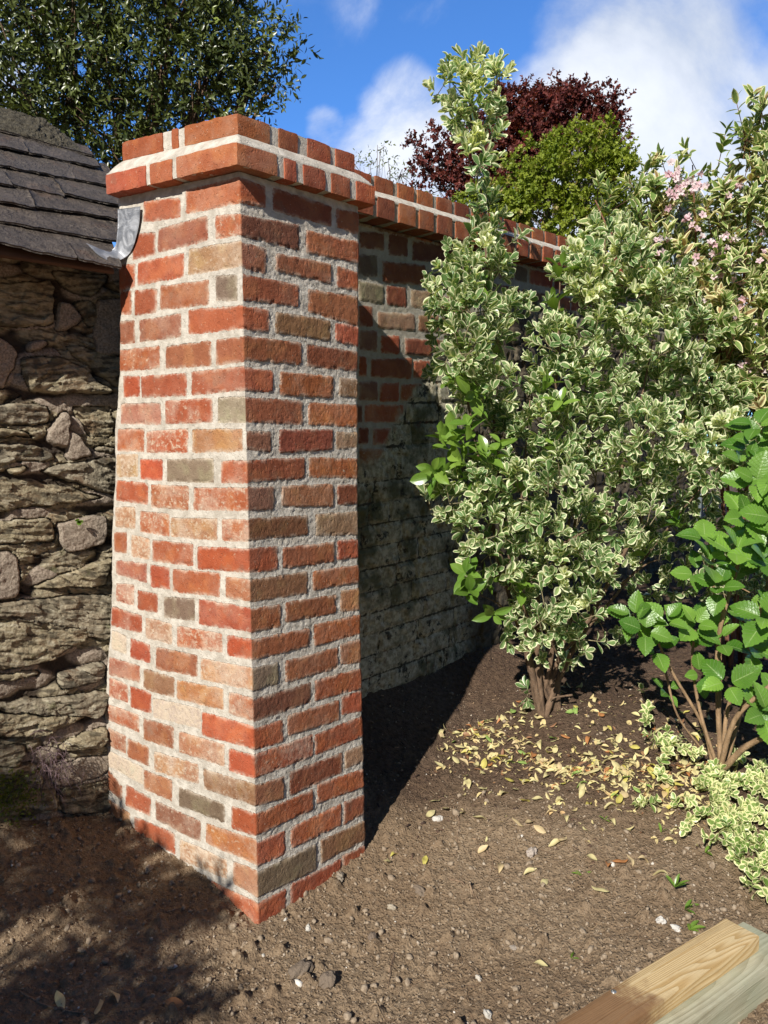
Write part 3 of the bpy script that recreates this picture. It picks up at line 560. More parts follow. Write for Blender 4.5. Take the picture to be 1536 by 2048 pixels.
def make_stone():
    st = []                                           # pixel quads (tl, tr, br, bl), dip angle, kind, bulge
    A = lambda *p: [(a/3.072, 500+b_/3.072) for a, b_ in p]
    B = lambda *p: [(a/2.844, 1050+b_/2.844) for a, b_ in p]
    def add(ps, dip, kind=0., bulge=.02):
        st.append((np.array([stone_coord(*p) for p in ps]), dip, kind, bulge))
    add(A((-420, 200), (330, 185), (335, 470), (-420, 480)), 3, 0, .012)
    add(A((345, 310), (440, 320), (520, 430), (345, 530)), 0, 1, .014)
    add(A((300, 120), (700, 150), (560, 300), (420, 260)), 12, 0, .006)
    add(A((450, 300), (580, 310), (640, 480), (530, 480)), 30, 0, .004)
    add(A((585, 300), (760, 290), (760, 650), (575, 650)), 0, 1, .016)
    add(A((110, 655), (370, 640), (745, 885), (180, 880)), 14, 0, .034)
    add(A((385, 570), (760, 655), (760, 870), (480, 690)), 8, 0, .018)
    add(A((-420, 520), (20, 520), (120, 620), (20, 880)), 20, 1, .010)
    add(A((150, 560), (250, 530), (310, 590), (170, 640)), 0, 1, .02)
    add(A((-400, 920), (320, 955), (310, 1080), (-400, 1070)), 6, 0, .02)
    add(A((265, 1180), (345, 1000), (430, 980), (420, 1240)), 50, 1, .032)
    add(A((400, 1090), (520, 1160), (590, 1260), (400, 1310)), 0, 1, .026)
    add(A((430, 960), (700, 960), (700, 1150), (540, 1160)), 0, .0, .0)
    add(A((-300, 1090), (150, 1095), (265, 1145), (-300, 1170)), 4, 0, .03)
    add(A((560, 1205), (720, 1200), (720, 1250), (600, 1255)), 0, 0, .02)
    add(A((10, 1345), (150, 1312), (195, 1350), (60, 1392)), -4, 0, .04)
    add(A((-300, 1170), (250, 1190), (380, 1290), (-300, 1330)), 12, 0, .012)
    add(A((200, 1345), (420, 1300), (720, 1260), (720, 1520)), -16, 0, .022)
    add(A((-300, 1400), (180, 1400), (700, 1530), (-300, 1640)), -10, 0, .015)
    add(B((-200, -20), (290, -40), (330, 90), (-200, 130)), -8, 0, .02)
    add(B((300, -10), (620, -70), (620, 110), (380, 170)), -6, .7, .026)
    add(B((-200, 140), (110, 160), (110, 420), (-200, 460)), 70, 1, .016)
    add(B((125, 370), (420, 240), (660, 170), (600, 350)), -20, 0, .028)
    add(B((-300, 480), (480, 380), (660, 400), (630, 660)), -12, 0, .03)
    add(B((-300, 500), (620, 560), (250, 800), (-300, 850)), -14, 0, .027)
    add(B((-300, 850), (240, 830), (230, 870), (-300, 920)), -3, 0, .02)
    add(B((320, 830), (600, 775), (600, 880), (350, 950)), -12, 0, .032)
    add(B((-300, 940), (330, 890), (600, 850), (300, 1000)), -12, 0, .026)
    add(B((-300, 1050), (300, 965), (640, 925), (580, 1100)), -8, 0, .032)
    add(B((-300, 1060), (560, 1080), (200, 1215), (-100, 1200)), 4, 0, .028)
    add(B((290, 1300), (430, 1190), (620, 1140), (590, 1270)), -18, .3, .038)
    add(B((-300, 1255), (170, 1245), (120, 1370), (-300, 1385)), 0, 0, .034)
    add(B((-300, 1400), (200, 1340), (260, 1480), (-300, 1500)), -10, 0, .03)
    add(B((250, 1380), (640, 1290), (620, 1420), (300, 1500)), -10, 1, .008)
    add(B((-300, 1520), (330, 1500), (330, 1640), (-300, 1680)), -6, 0, .022)
    add(B((340, 1500), (640, 1440), (640, 1640), (350, 1660)), -6, 0, .01)
    # further along, out of the picture
    for k in range(14):
        for j in range(3):
            x0 = .52+.36*j+.08*rng.random(); z0 = -.1+.135*k
            st.append((np.array([[x0+.3, z0+.12], [x0, z0+.12+.02*rng.random()], [x0, z0], [x0+.3, z0+.01]]), rng.normal(0, 10), float(rng.random() > .8), .02+.01*rng.random()))
    a = np.concatenate([np.arange(-.16, .46, .0026), np.arange(.46, 1.7, .012)]); z = np.arange(-.12, 1.86, .0028)
    S, Z = np.meshgrid(a, z)
    Sw = S+.010*fbm(S*24, Z*24, 4)*2; Zw = Z+.009*fbm(S*24+50, Z*24+9, 4)*2
    sd = np.full(S.shape, -.03); H = np.zeros(S.shape); kd = np.zeros(S.shape); dip = np.zeros(S.shape); rn = np.zeros(S.shape)
    # filler: small flat stones between the big ones
    wd, wi = worley(Sw*8, Zw*19); dip += (wi-.5)*40; rn = wi.copy(); H = .006*sstep(wd, .55, .1); kd = (wi > .62).astype(float)*.8
    gap = sstep(wd, .42, .75)*.9
    best = np.full(S.shape, .0)
    for q, dp, kind, bul in st:
        if np.cross(q[1]-q[0], q[2]-q[1]) > 0: q = q[::-1]
        lo, hi = q.min(0)-.02, q.max(0)+.02
        win = (S > lo[0]) & (S < hi[0]) & (Z > lo[1]) & (Z < hi[1])
        if not win.any(): continue
        x, y = Sw[win], Zw[win]; ds = []
        for i in range(4):
            p, r = q[i], q[(i+1) % 4]; e = r-p; n_ = np.array([e[1], -e[0]])/(np.hypot(*e)+1e-9); ds.append((x-p[0])*n_[0]+(y-p[1])*n_[1])
        kk = .008; s_ = -kk*np.log(np.exp(-np.stack(ds)/kk).sum(0))
        u = s_ > np.maximum(best[win], 0)
        prof = bul*sstep(s_, 0, .008)*(.88+.12*sstep(s_, 0, .05))
        for arr, val in ((H, prof), (kd, kind), (dip, dp), (best, s_), (gap, sstep(s_, .004, .0)*.9)):
            c = arr[win]; c[u] = (val[u] if hasattr(val, '__len__') else val); arr[win] = c
        c = rn[win]; c[u] = rng.random(); rn[win] = c
    th = np.radians(dip); U = S*np.cos(th)-Z*np.sin(th); Vv = S*np.sin(th)+Z*np.cos(th)
    wv = Vv+.012*fbm(U*10, Vv*14, 3)*2
    lay = .6*fbm(U*14+rn*50, wv*150+rn*90, 4, .6)+.4*fbm(U*60, Vv*80, 3)+.5
    # broken ledges: terraces across the bedding
    ter = fbm(U*7+rn*33, wv*38+rn*11, 3); led = np.floor(ter*9)/9
    slate = 1-np.clip(kd, 0, 1)
    # fracture facets: each with its own tilt and step
    fd, fi_ = worley(U*15+rn*41, wv*42+rn*17, 11); fd2, fi2 = worley(U*34+rn*13, wv*95, 23)
    fac = (fi_-.5)*.016+(fi2-.5)*.005
    d = H+slate*(.006*(lay-.5)+.009*led+fac+.006*fbm(U*60, wv*90, 4))+(1-slate)*(.010*fbm(S*55, Z*55, 4)+.006*fbm(S*18, Z*18, 3))
    d += .012*fbm(S*6, Z*6, 2)-.016*gap
    d = d+.10*(0)                                     # plumb wall
    P = SJ+S[..., None]*SD_+Z[..., None]*np.array([0, 0, 1.])+(d-.005)[..., None]*SN
    return P, dict(kind_=kd.ravel(), rnd=rn.ravel(), lay=np.where(slate > .5, lay, .6).ravel(), gap=gap.ravel())
P, at_ = make_stone(); n, m = P.shape[:2]
mesh_obj('stone_wall', P.reshape(-1, 3), grid_faces(n, m), M_stone, shed, at_)
sb = MB(); zt = np.array([0, 0, 1.])
sb.box(SJ-.15*SD_-.03*SN-.12*zt, 1.83*SD_, -.35*SN, 1.95*zt)
sb.box(SJ+1.3*SD_-.38*SN-.12*zt, .35*SD_, -1.9*SN, 1.95*zt)
sb.build('side_wall', M_stone, shed, False)

# slate roof: coordinates a (along the eaves, towards the camera) and b (up the slope)
e0 = np.array([-.782, 2.275, 1.759]); RP = R(40)
RU = np.array([-math.cos(SA)*math.cos(RP), math.sin(SA)*math.cos(RP), math.sin(RP)]); RN = np.cross(SD_, RU); RN *= np.sign(RN[2])
def slate_mat():
    m, t, b = mat("roof_slate"); co = obco(t); rn = t.attr('rnd')
    n1 = t.noise(co, 22, 5, .7); n2 = t.noise(co, 120, 4, .7); n3 = t.noise(co, 55, 4, .7)
    c = t.mix(t.ramp(n1, .3, .7), (.050, .038, .029), (.125, .097, .074))
    c = t.mix(t.ramp(rn, 0, 1, 0, .45), c, (.085, .072, .062))
    c = t.mix(t.ramp(n3, .60, .68, 0, .55), c, (.21, .175, .13))
    c = t.mix(t.ramp(t.noise(co, 34, 5, .75), .57, .63, 0, .8), c, (.035, .026, .02))
    c = t.mix(t.ramp(n2, .68, .74, 0, .8), c, (.34, .32, .26))
    c = t.mix(t.ramp(t.noise(co, 9, 4, .6), .55, .7, 0, .35), c, (.14, .075, .04))
    t.put(b.inputs['Base Color'], c); b.inputs['Roughness'].default_value = .62; b.inputs['Specular IOR Level'].default_value = .45
    h = t.math('ADD', t.ramp(n3, .45, .60), t.math('MULTIPLY', n2, .5)); t.put(b.inputs['Normal'], t.bump(t.math('ADD', h, t.math('MULTIPLY', t.noise(t.scalev(co, 1, 1, 2.2), 40, 6, .75), 1.6)), .004, 1)); return m
M_slate = slate_mat()
def roof_ab(x, y):
    q = hit(x, y, e0, RN); return np.dot(q-e0, SD_), np.dot(q-e0, RU)
class Slates:
    def __init__(s): s.V = []; s.F = []; s.A = []; s.n = 0
    def add(s, pts_ab, thick, lift0, lift1, rv, nx=26, ny=16):
        """four corners (a, b): lower-right, lower-left, upper-left, upper-right"""
        p = np.array(pts_ab); u = np.linspace(0, 1, nx); v = np.linspace(0, 1, ny); U, W_ = np.meshgrid(u, v)
        q = ((1-U)*(1-W_))[..., None]*p[0]+(U*(1-W_))[..., None]*p[1]+(U*W_)[..., None]*p[2]+((1-U)*W_)[..., None]*p[3]
        rag = .006*fbm(q[..., 0]*45+rv*99, q[..., 0]*5+rv*7, 3)*2
        q[..., 1] += rag*(1-W_)**3
        q[..., 0] += .004*fbm(q[..., 1]*40+rv*50, U*3, 2)*2*np.abs(2*U-1)**4
        lift = lift0*(1-W_)+lift1*W_+.0016*fbm(q[..., 0]*60+rv*9, q[..., 1]*60, 4)*2+.003*fbm(q[..., 0]*9+rv*30, q[..., 1]*9, 2)*2
        ter = fbm(q[..., 0]*26+rv*30, q[..., 1]*12, 3); lift += .0022*np.floor(ter*6)/2
        top = e0+q[..., 0:1]*SD_+q[..., 1:2]*RU+lift[..., None]*RN; bot = top-thick*RN
        n0 = s.n; N = nx*ny; V = np.concatenate([top.reshape(-1, 3), bot.reshape(-1, 3)])
        F = [grid_faces(ny, nx, n0), grid_faces(ny, nx, n0+N)[:, ::-1]]
        idx = np.arange(N).reshape(ny, nx); ring = np.concatenate([idx[0], idx[1:, -1], idx[-1, -2::-1], idx[-2:0:-1, 0]])
        r2 = np.roll(ring, -1); F.append(np.stack([ring, r2, r2+N, ring+N], 1)+n0)
        s.V.append(V); s.F += F; s.A.append(np.full(2*N, rv)); s.n += 2*N
roof = Slates(); K = 4.877
def ab(X, Y): return roof_ab(X/K, 200+Y/K)
# measured course lines (start at frame edge, end at the pillar side): lower edge of each course
lines = [((0, 1455), (1175, 1678)), ((0, 1238), (1150, 1432)), ((0, 1036), (1140, 1200)), ((0, 862), (1145, 1078)), ((0, 682), (1030, 868)), ((0, 510), (960, 700)), ((0, 332), (840, 575))]
bl = []
for p0, p1 in lines:
    A0, A1 = ab(*p0), ab(*p1); k = (A1[1]-A0[1])/(A1[0]-A0[0]); bl.append((A0[1]-k*A0[0], k))
def bline(i, a): c, k = bl[i]; return c+k*a
b_right = [ab(1172, 1676), (ab(1150, 1432)[0]-.03, ab(1150, 1432)[1]), (ab(1150, 960)[0]-.02, ab(1150, 960)[1]), ab(1030, 830), ab(850, 612), ab(850, 560)]
def right_end(b): return np.interp(b, [q[1] for q in b_right], [q[0] for q in b_right])
joints = [[.108], [], [.155], [.045, .2], [-.03], [.09], []]
for i in range(7):
    hi_ = 1.0
    b0m = bline(i, .1); a = right_end(b0m)-(.02 if i else 0.)
    while a < 1.9:
        js = [j for j in joints[i] if j > a+.03]; wdt = (js[0]-a) if js else .26+.16*rng.random()
        rv = rng.random(); up = .235 if i < 6 else .06
        a1 = a+wdt; e = .0015
        j1 = .007*rng.normal(); j2 = .007*rng.normal()
        if i == 0 and a < .1:
            c = [(a, bline(0, a)+0), (a1-e, bline(0, a1)-.0), (a1-e, bline(0, a1)+up), (a-.03, bline(0, a)+up)]
        else:
            c = [(a+e, bline(i, a)+j1), (a1-e, bline(i, a1)+j2), (a1-e, bline(i, a1)+up), (a+e-.02, bline(i, a)+up)]
        roof.add(c, .007, .017+.004*rng.random(), .0, rv)
        a = a1
mesh_obj('slates', np.concatenate(roof.V), np.concatenate(roof.F), M_slate, shed, {'rnd': np.concatenate(roof.A)})
# mossy mortared ridge
def moss_mat():
    m, t, b = mat("lichen_ridge"); co = obco(t); n1 = t.noise(co, 60, 5, .7); n2 = t.noise(co, 170, 4, .7)
    c = t.mix(t.ramp(n1, .35, .65), (.06, .05, .035), (.15, .13, .09)); c = t.mix(t.ramp(n2, .58, .7, 0, .8), c, (.28, .26, .19))
    t.put(b.inputs['Base Color'], c); b.inputs['Roughness'].default_value = 1; t.put(b.inputs['Normal'], t.bump(t.math('ADD', n1, t.math('MULTIPLY', n2, 1.5)), .012, 1)); return m
M_moss = moss_mat()
rt = [ab(850, 565), ab(720, 420), ab(600, 345), ab(340, 215), ab(0, 125)]; rb = [ab(845, 570), ab(700, 535), ab(560, 490), ab(230, 370), ab(0, 325)]
ta = curve(np.array([[p[0], p[1]] for p in rt]+[[rt[-1][0]+1.6, rt[-1][1]+.12]]), 60); tb = curve(np.array([[p[0], p[1]] for p in rb]+[[rb[-1][0]+1.6, rb[-1][1]]]), 60)
v = np.linspace(0, 1, 60)[:, None, None]; q = tb[None]*(1-v)+ta[None]*v
lift = .014+.006*np.sin(np.clip(v[..., 0], 0, 1)*2.2)*np.ones(q.shape[:2])+.007*fbm(q[..., 0]*40, q[..., 1]*40, 4)*2+.010*fbm(q[..., 0]*110, q[..., 1]*90, 3)*2
lift *= sstep(q[..., 0], rt[0][0]-.002, rt[0][0]+.10)*.8+.2
Pm = e0+q[..., 0:1]*SD_+q[..., 1:2]*RU+lift[..., None]*RN
low = Pm[:1]-.04*RN; back = Pm[-1:]-np.array([0, 0, .12])+.15*np.array([-.62, .78, -.5]); Pm = np.concatenate([low, Pm, back])
mesh_obj('ridge', Pm.reshape(-1, 3), grid_faces(Pm.shape[0], Pm.shape[1]), M_moss, shed, {'rnd': np.zeros(Pm.shape[0]*Pm.shape[1])})
# boarding under the slates and the eaves board
def wood_mat(name, c1, c2, ringscale, dark=(.05, .03, .02), rough=.75, bumpd=.0015):
    m, t, b = mat(name); co = obco(t); al = t.attr('al'); ac = t.attr('ac', 'Color')
    sep = t.new('ShaderNodeSeparateXYZ'); t.put(sep.inputs[0], ac); x, y, z = sep.outputs
    v = t.new('ShaderNodeCombineXYZ'); t.put(v.inputs[0], t.math('MULTIPLY', x, .7)); t.put(v.inputs[1], t.math('MULTIPLY', y, ringscale)); t.put(v.inputs[2], t.math('MULTIPLY', z, ringscale))
    nz = t.noise(v.outputs[0], .8, 2, .45, dist=.5); rg = t.math('FRACT', t.math('MULTIPLY', nz, 34)); rg = t.ramp(rg, .25, .95)
    v2 = t.new('ShaderNodeCombineXYZ'); t.put(v2.inputs[0], t.math('MULTIPLY', x, 8.)); t.put(v2.inputs[1], t.math('MULTIPLY', y, 300.)); t.put(v2.inputs[2], t.math('MULTIPLY', z, 300.))
    fi = t.noise(v2.outputs[0], 1, 3, .6)
    c = t.mix(rg, c1, c2); c = t.mix(t.ramp(fi, .35, .65, 0, .35), c, t.mix(1, c, (.7, .66, .6), 'MULTIPLY'))
    c = t.mix(t.ramp(t.noise(co, 9, 4, .6), .5, .68, 0, .35), c, t.mix(1, c, (.62, .55, .48), 'MULTIPLY'))
    return m, t, b, c, x, fi, rg, co
def fin_wood(m, t, b, c, fi, rg, d=.0012, rough=.72):
    t.put(b.inputs['Base Color'], c); b.inputs['Roughness'].default_value = rough; b.inputs['Specular IOR Level'].default_value = .25
    t.put(b.inputs['Normal'], t.bump(t.math('ADD', t.math('MULTIPLY', fi, 1.), t.math('MULTIPLY', rg, -.3)), d, 1)); return m
def plank(name, o, ex, ey, ez, material, parent=None, bev=.003, n=(60, 10, 8)):
    """a sawn timber: corner o, length ex, width ey, thickness ez; attribute ac = position in its own axes"""
    o, ex, ey, ez = map(lambda q: np.asarray(q, float), (o, ex, ey, ez)); Vs = []; Fs = []; off = 0
    def surf(f, a, b_):
        nonlocal off
        u = np.linspace(0, 1, a); v = np.linspace(0, 1, b_); U, W_ = np.meshgrid(u, v, indexing='ij'); I, J, K_ = f(U, W_)
        Vs.append(np.stack([I, J, K_], -1).reshape(-1, 3)); Fs.append(grid_faces(a, b_, off)); off += a*b_
    nx, ny, nz = n
    surf(lambda u, v: (u, v, 0*u+1), nx, ny); surf(lambda u, v: (u, 1-v, 0*u), nx, ny); surf(lambda u, v: (u, 0*u, v), nx, nz)
    surf(lambda u, v: (u, 0*u+1, 1-v), nx, nz); surf(lambda u, v: (0*u, 1-u, v), ny, nz); surf(lambda u, v: (0*u+1, u, v), ny, nz)
    I = np.concatenate(Vs); L = np.array([np.linalg.norm(ex), np.linalg.norm(ey), np.linalg.norm(ez)]); Q = (I-.5)*L; H = L/2-bev
    C = np.clip(Q, -H, H); dq = Q-C; ln = np.linalg.norm(dq, axis=1)+1e-9; Q = Q+((np.minimum(1, bev/ln)-1)[:, None]*dq)
    Q[:, 1] += .0015*fbm(Q[:, 0]*9+o[0]*7, Q[:, 2]*12, 3)*2; Q[:, 2] += .0015*fbm(Q[:, 0]*11+3, Q[:, 1]*14+o[1]*9, 3)*2
    V = o+(ex+ey+ez)/2+Q@np.stack([ex/L[0], ey/L[1], ez/L[2]])
    ac = Q+L/2+np.array([0, o[0]*3, o[1]*5])
    return mesh_obj(name, V, np.concatenate(Fs), material, parent, {'ac': ac})
m, t, b, c, x, fi, rg, co = wood_mat("eaves_wood", (.030, .017, .010), (.07, .038, .020), 12); M_eave = fin_wood(m, t, b, c, fi, rg)
und = MB(); und.box(e0+.0*SD_-.006*RN+.03*RU, 2.0*SD_, .9*RU, -.010*RN); und.build('roof_boarding', M_eave, shed, False)
gb_ = MB(); base_ = e0-.1*SD_-.05*zt-.02*SN

# lead flashing dressed from the pillar down on to the slates
def lead_mat():
    m, t, b = mat("lead_sheet"); co = obco(t); n1 = t.noise(co, 18, 4, .6, dist=1.5); n2 = t.noise(co, 90, 4, .6)
    t.put(b.inputs['Base Color'], t.mix(t.ramp(n1, .4, .62), (.20, .21, .23), (.44, .45, .47))); b.inputs['Metallic'].default_value = .35
    t.put(b.inputs['Roughness'], t.ramp(n2, .3, .7, .40, .62)); t.put(b.inputs['Normal'], t.bump(t.math('ADD', n1, t.math('MULTIPLY', n2, .3)), .006, .7)); return m
Lp = [(235, 418), (235, 445), (234, 470), (231, 490), (222, 500), (205, 499), (188, 492), (172, 486)]
Rp_ = [(281, 413), (279, 440), (273, 470), (264, 498), (250, 514), (225, 522), (200, 512), (176, 489)]
def fdep(px, py, k):                                  # depth: on the pillar face at the top, on the slates at the foot
    s_, z_ = face_hit(px, py, 'L', .008); A_ = pil(s_, z_, 'L', .008); B_ = hit(px, py, e0+.022*RN, RN)
    f = [0, 0, 0.0, .05, .35, .75, .95, 1.][k]; Y = A_[1]*(1-f)+min(B_[1], A_[1]+.1)*f
    return at(px, py, Y)
Lc = curve([fdep(*p, k) for k, p in enumerate(Lp)], 8); Rc_ = curve([fdep(*p, k) for k, p in enumerate(Rp_)], 8)
nn_ = len(Lc); v = np.linspace(0, 1, 14)[None, :, None]; G = Lc[:, None]*(1-v)+Rc_[:, None]*v
f = np.linspace(0, 1, nn_)[:, None]; nrm = np.array([.1, -.9, .3]); nrm /= np.linalg.norm(nrm)
G = G+(.0075*fbm(G[..., 0]*30, G[..., 2]*18, 3)+.010*np.sin(v[..., 0]*3.14)*np.sin(f*3.1)*.6)[..., None]*nrm
V = np.concatenate([G.reshape(-1, 3), (G-.0022*nrm).reshape(-1, 3)]); N = nn_*14; idx = np.arange(N).reshape(nn_, 14)
ring = np.concatenate([idx[0], idx[1:, -1], idx[-1, -2::-1], idx[-2:0:-1, 0]]); r2 = np.roll(ring, -1)
fl = mesh_obj('lead_flashing', V, np.concatenate([grid_faces(nn_, 14), grid_faces(nn_, 14, N)[:, ::-1], np.stack([ring, r2, r2+N, ring+N], 1)]), lead_mat())
tag(fl, 'curled strip of shiny grey lead flashing between the brick pillar and the slate roof', 'flashing')

# ------------------------------------------------------------------ ground
CPT = np.array([(-.357, 2.066, -.10), (-.057, 2.396, -.056), (.023, 2.559, .003), (.117, 2.753, .044), (.227, 2.977, .093), (.354, 3.238, .171), (.56, 3.67, .30),
    (-.065, 3.007, .26), (.2, 3.3, .28), (.462, 3.59, .32), (-.957, 2.506, .03), (-.55, 2.206, -.035), (-1.18, 2.27, .09), (-.9, 1.69, -.09), (-.5, 1.6, -.11), (.2, 1.5, -.09),
    (.84, 1.57, -.02), (.65, 2.97, .2), (1.2, 2.63, .13), (1.06, 2.03, .02), (1.43, 4.0, .34), (2.5, 4, .34), (.5, 2.3, -.01), (3, 2, .05), (-2, 1.6, 0), (0, 0, -.1), (2, 0, 0), (2, 6, .45), (-2, 4, .2), (4, 5, .4), (-3, 0, -.05), (0, -3, -.1)])
def tps(A_, B_):
    r2 = ((A_[:, None]-B_[None])**2).sum(-1)+1e-12; return .5*r2*np.log(r2)
nc = len(CPT); Km = np.zeros((nc+3, nc+3)); Km[:nc, :nc] = tps(CPT[:, :2], CPT[:, :2])+np.eye(nc)*.002
Km[:nc, nc] = Km[nc, :nc] = 1; Km[:nc, nc+1:] = CPT[:, :2]; Km[nc+1:, :nc] = CPT[:, :2].T
wts = np.linalg.solve(Km, np.concatenate([CPT[:, 2], np.zeros(3)]))
def gz(x, y):
    x = np.asarray(x, float); y = np.asarray(y, float); sh = x.shape; p = np.stack([x.ravel(), y.ravel()], 1)
    out = np.zeros(len(p))
    pc = np.clip(p, [-3, -3], [4, 6])
    for i in range(0, len(p), 60000):
        q = pc[i:i+60000]; out[i:i+60000] = tps(q, CPT[:, :2])@wts[:nc]+wts[nc]+q@wts[nc+1:]
    r = np.hypot(p[:, 0], p[:, 1]-2); f = sstep(r, 5, 12); out = out*(1-f)+.35*f
    return out.reshape(sh)
def mulch(x, y):                                      # 1 where the bed is dark mulch, 0 on the fresh dug soil
    l = (y-(2.62-.34*(x-.1)))*1.9; return np.clip(l+.5+.8*fbm(x*3, y*3, 3), 0, 1)
def gdetail(x, y):
    mu = mulch(x, y)
    wd, _ = worley(x*34, y*34); wd2, w2 = worley(x*15+9, y*15, 5)
    wd3, w3 = worley(x*75+9, y*75, 8)
    cl = (.007*sstep(wd, .48, .0)+.022*sstep(wd2, .40, .0)*(w2 > .80)+.005*sstep(wd3, .5, 0))*(1-.75*mu)
    return cl+.018*fbm(x*6, y*6, 4)*2*.6+.010*fbm(x*40, y*40, 4)+.006*fbm(x*150, y*150, 3)+.05*fbm(x*1.7, y*1.7, 2)*.5*sstep(y, 2.2, 3)
def gh(x, y): return gz(x, y)+gdetail(np.asarray(x, float), np.asarray(y, float))
def grow(a, b, step, k, n): 
    mid = np.arange(a, b, step); o = []; s_ = step; p = b
    for i in range(n): s_ *= k; p += s_; o.append(p)
    l = []; s_ = step; p = a
    for i in range(n): s_ *= k; p -= s_; l.append(p)
    return np.concatenate([l[::-1], mid, o])
gx = grow(-1.55, 1.75, .0056, 1.16, 62); gy = grow(1.3, 4.2, .0056, 1.16, 62)
X, Y = np.meshgrid(gx, gy); Zg = gz(X, Y)
fine = (np.abs(X) < 3) & (Y > -1) & (Y < 6); dt = np.where(fine, gdetail(np.clip(X, -4, 4), np.clip(Y, -3, 7)), 0); Zg = Zg+dt
def soil_mat():
    m, t, b = mat("garden_soil"); co = obco(t); mu = t.attr('mulch')
    n1 = t.noise(co, 9, 5, .65); n2 = t.noise(co, 60, 5, .7); n3 = t.noise(co, 260, 4, .75)
    c = t.mix(t.ramp(n2, .30, .72), (.215, .150, .092), (.375, .280, .185))
    c = t.mix(t.ramp(n1, .35, .7, 0, .5), c, (.28, .20, .128))
    c = t.mix(t.ramp(n3, .62, .75, 0, .6), c, (.34, .28, .21))
    c = t.mix(t.ramp(n3, .36, .26, 0, .6), c, (.065, .045, .032))
    sp = t.voro(co, 150); spc = t.voro(co, 150, out='Color')
    c = t.mix(t.math('MULTIPLY', t.ramp(sp, .22, .16), t.ramp(spc, .74, .80)), c, (.42, .36, .28))
    d = t.mix(t.ramp(n2, .3, .7), (.060, .038, .027), (.150, .098, .066)); d = t.mix(t.ramp(n3, .6, .72, 0, .5), d, (.20, .13, .09))
    c = t.mix(t.ramp(mu, .2, .8, 0, .88), c, d)
    c = t.mix(t.ramp(t.noise(co, 3.1, 3, .6), .40, .58, .0, .35), c, t.mix(1, c, (.62, .55, .5), 'MULTIPLY'))
    t.put(b.inputs['Base Color'], c); b.inputs['Roughness'].default_value = .97; b.inputs['Specular IOR Level'].default_value = .15
    h = t.math('ADD', t.math('MULTIPLY', n2, 1.4), t.math('ADD', t.math('MULTIPLY', n3, .7), t.math('MULTIPLY', t.ramp(t.voro(co, 110), 0, .6, 1, 0), .6)))
    t.put(b.inputs['Normal'], t.bump(h, .008, 1)); return m
M_soil = soil_mat()
go = mesh_obj('ground', np.stack([X, Y, Zg], -1).reshape(-1, 3), grid_faces(*X.shape), M_soil, None, {'mulch': mulch(X, Y).ravel()})
tag(go, 'bare dug garden soil with small stones and dark mulch by the shrubs', 'ground', kind='structure')
# ------------------------------------------------------------------ foliage
def leaf_tpl(width=.45, widest=.6, nst=6, fold=.25, curl=.15, cols=5, tip=1.0, serr=0., pw=.75):
    """leaf along +x (length 1), +z is its upper face; returns vertices, faces, rim (1 at the margin)"""
    t_ = np.linspace(0, 1, nst+1); prof = np.sin(np.pi*t_**(math.log(.5)/math.log(widest)))**pw*width/2; prof[0] = .02; prof[-1] = .015*tip
    w_ = np.linspace(-1, 1, cols); V = []; rim = []
    for i, q in enumerate(t_):
        for j, u in enumerate(w_):
            pr = prof[i]*(1+(serr*(1 if (i % 2) else -1) if abs(u) > .99 else 0))
            V.append((q, u*pr, fold*abs(u)*prof[i]-curl*q*q)); rim.append(max(abs(u), (q-.80)/.2 if q > .80 else 0))
    return np.array(V), grid_faces(nst+1, cols), np.array(rim)
def norm(v): return v/(np.linalg.norm(v, axis=-1, keepdims=True)+1e-9)
class Leaves:
    def __init__(s): s.p = []; s.a = []; s.n = []; s.s = []; s.r = []
    def add(s, p, a, n, size, r):
        s.p.append(p); s.a.append(a); s.n.append(n); s.s.append(size); s.r.append(r)
    def build(s, name, tpls, material, parent, wj=.15):
        p, a, n, sz, r = map(np.concatenate, (s.p, s.a, s.n, s.s, s.r)); a = norm(a); sd = norm(np.cross(n, a)); n = np.cross(a, sd)
        Vs = []; Fs = []; R1 = []; R2 = []; off = 0; which = rng.integers(len(tpls), size=len(p))
        for k, (V, F, rim) in enumerate(tpls):
            i = which == k; c = i.sum()
            if not c: continue
            wf = 1+wj*(rng.random((c, 1, 1))-.5)*2
            Q = p[i][:, None]+sz[i][:, None, None]*(V[None, :, 0:1]*a[i][:, None]+wf*V[None, :, 1:2]*sd[i][:, None]+V[None, :, 2:3]*n[i][:, None])
            Vs.append(Q.reshape(-1, 3)); Fs.append((F[None]+(np.arange(c)*len(V))[:, None, None]+off).reshape(-1, F.shape[1])); off += c*len(V)
            R1.append(np.tile(rim, c)); R2.append(np.repeat(r[i], len(V)))
        return mesh_obj(name, np.concatenate(Vs), np.concatenate(Fs), material, parent, {'rim': np.concatenate(R1), 'rnd': np.concatenate(R2)})
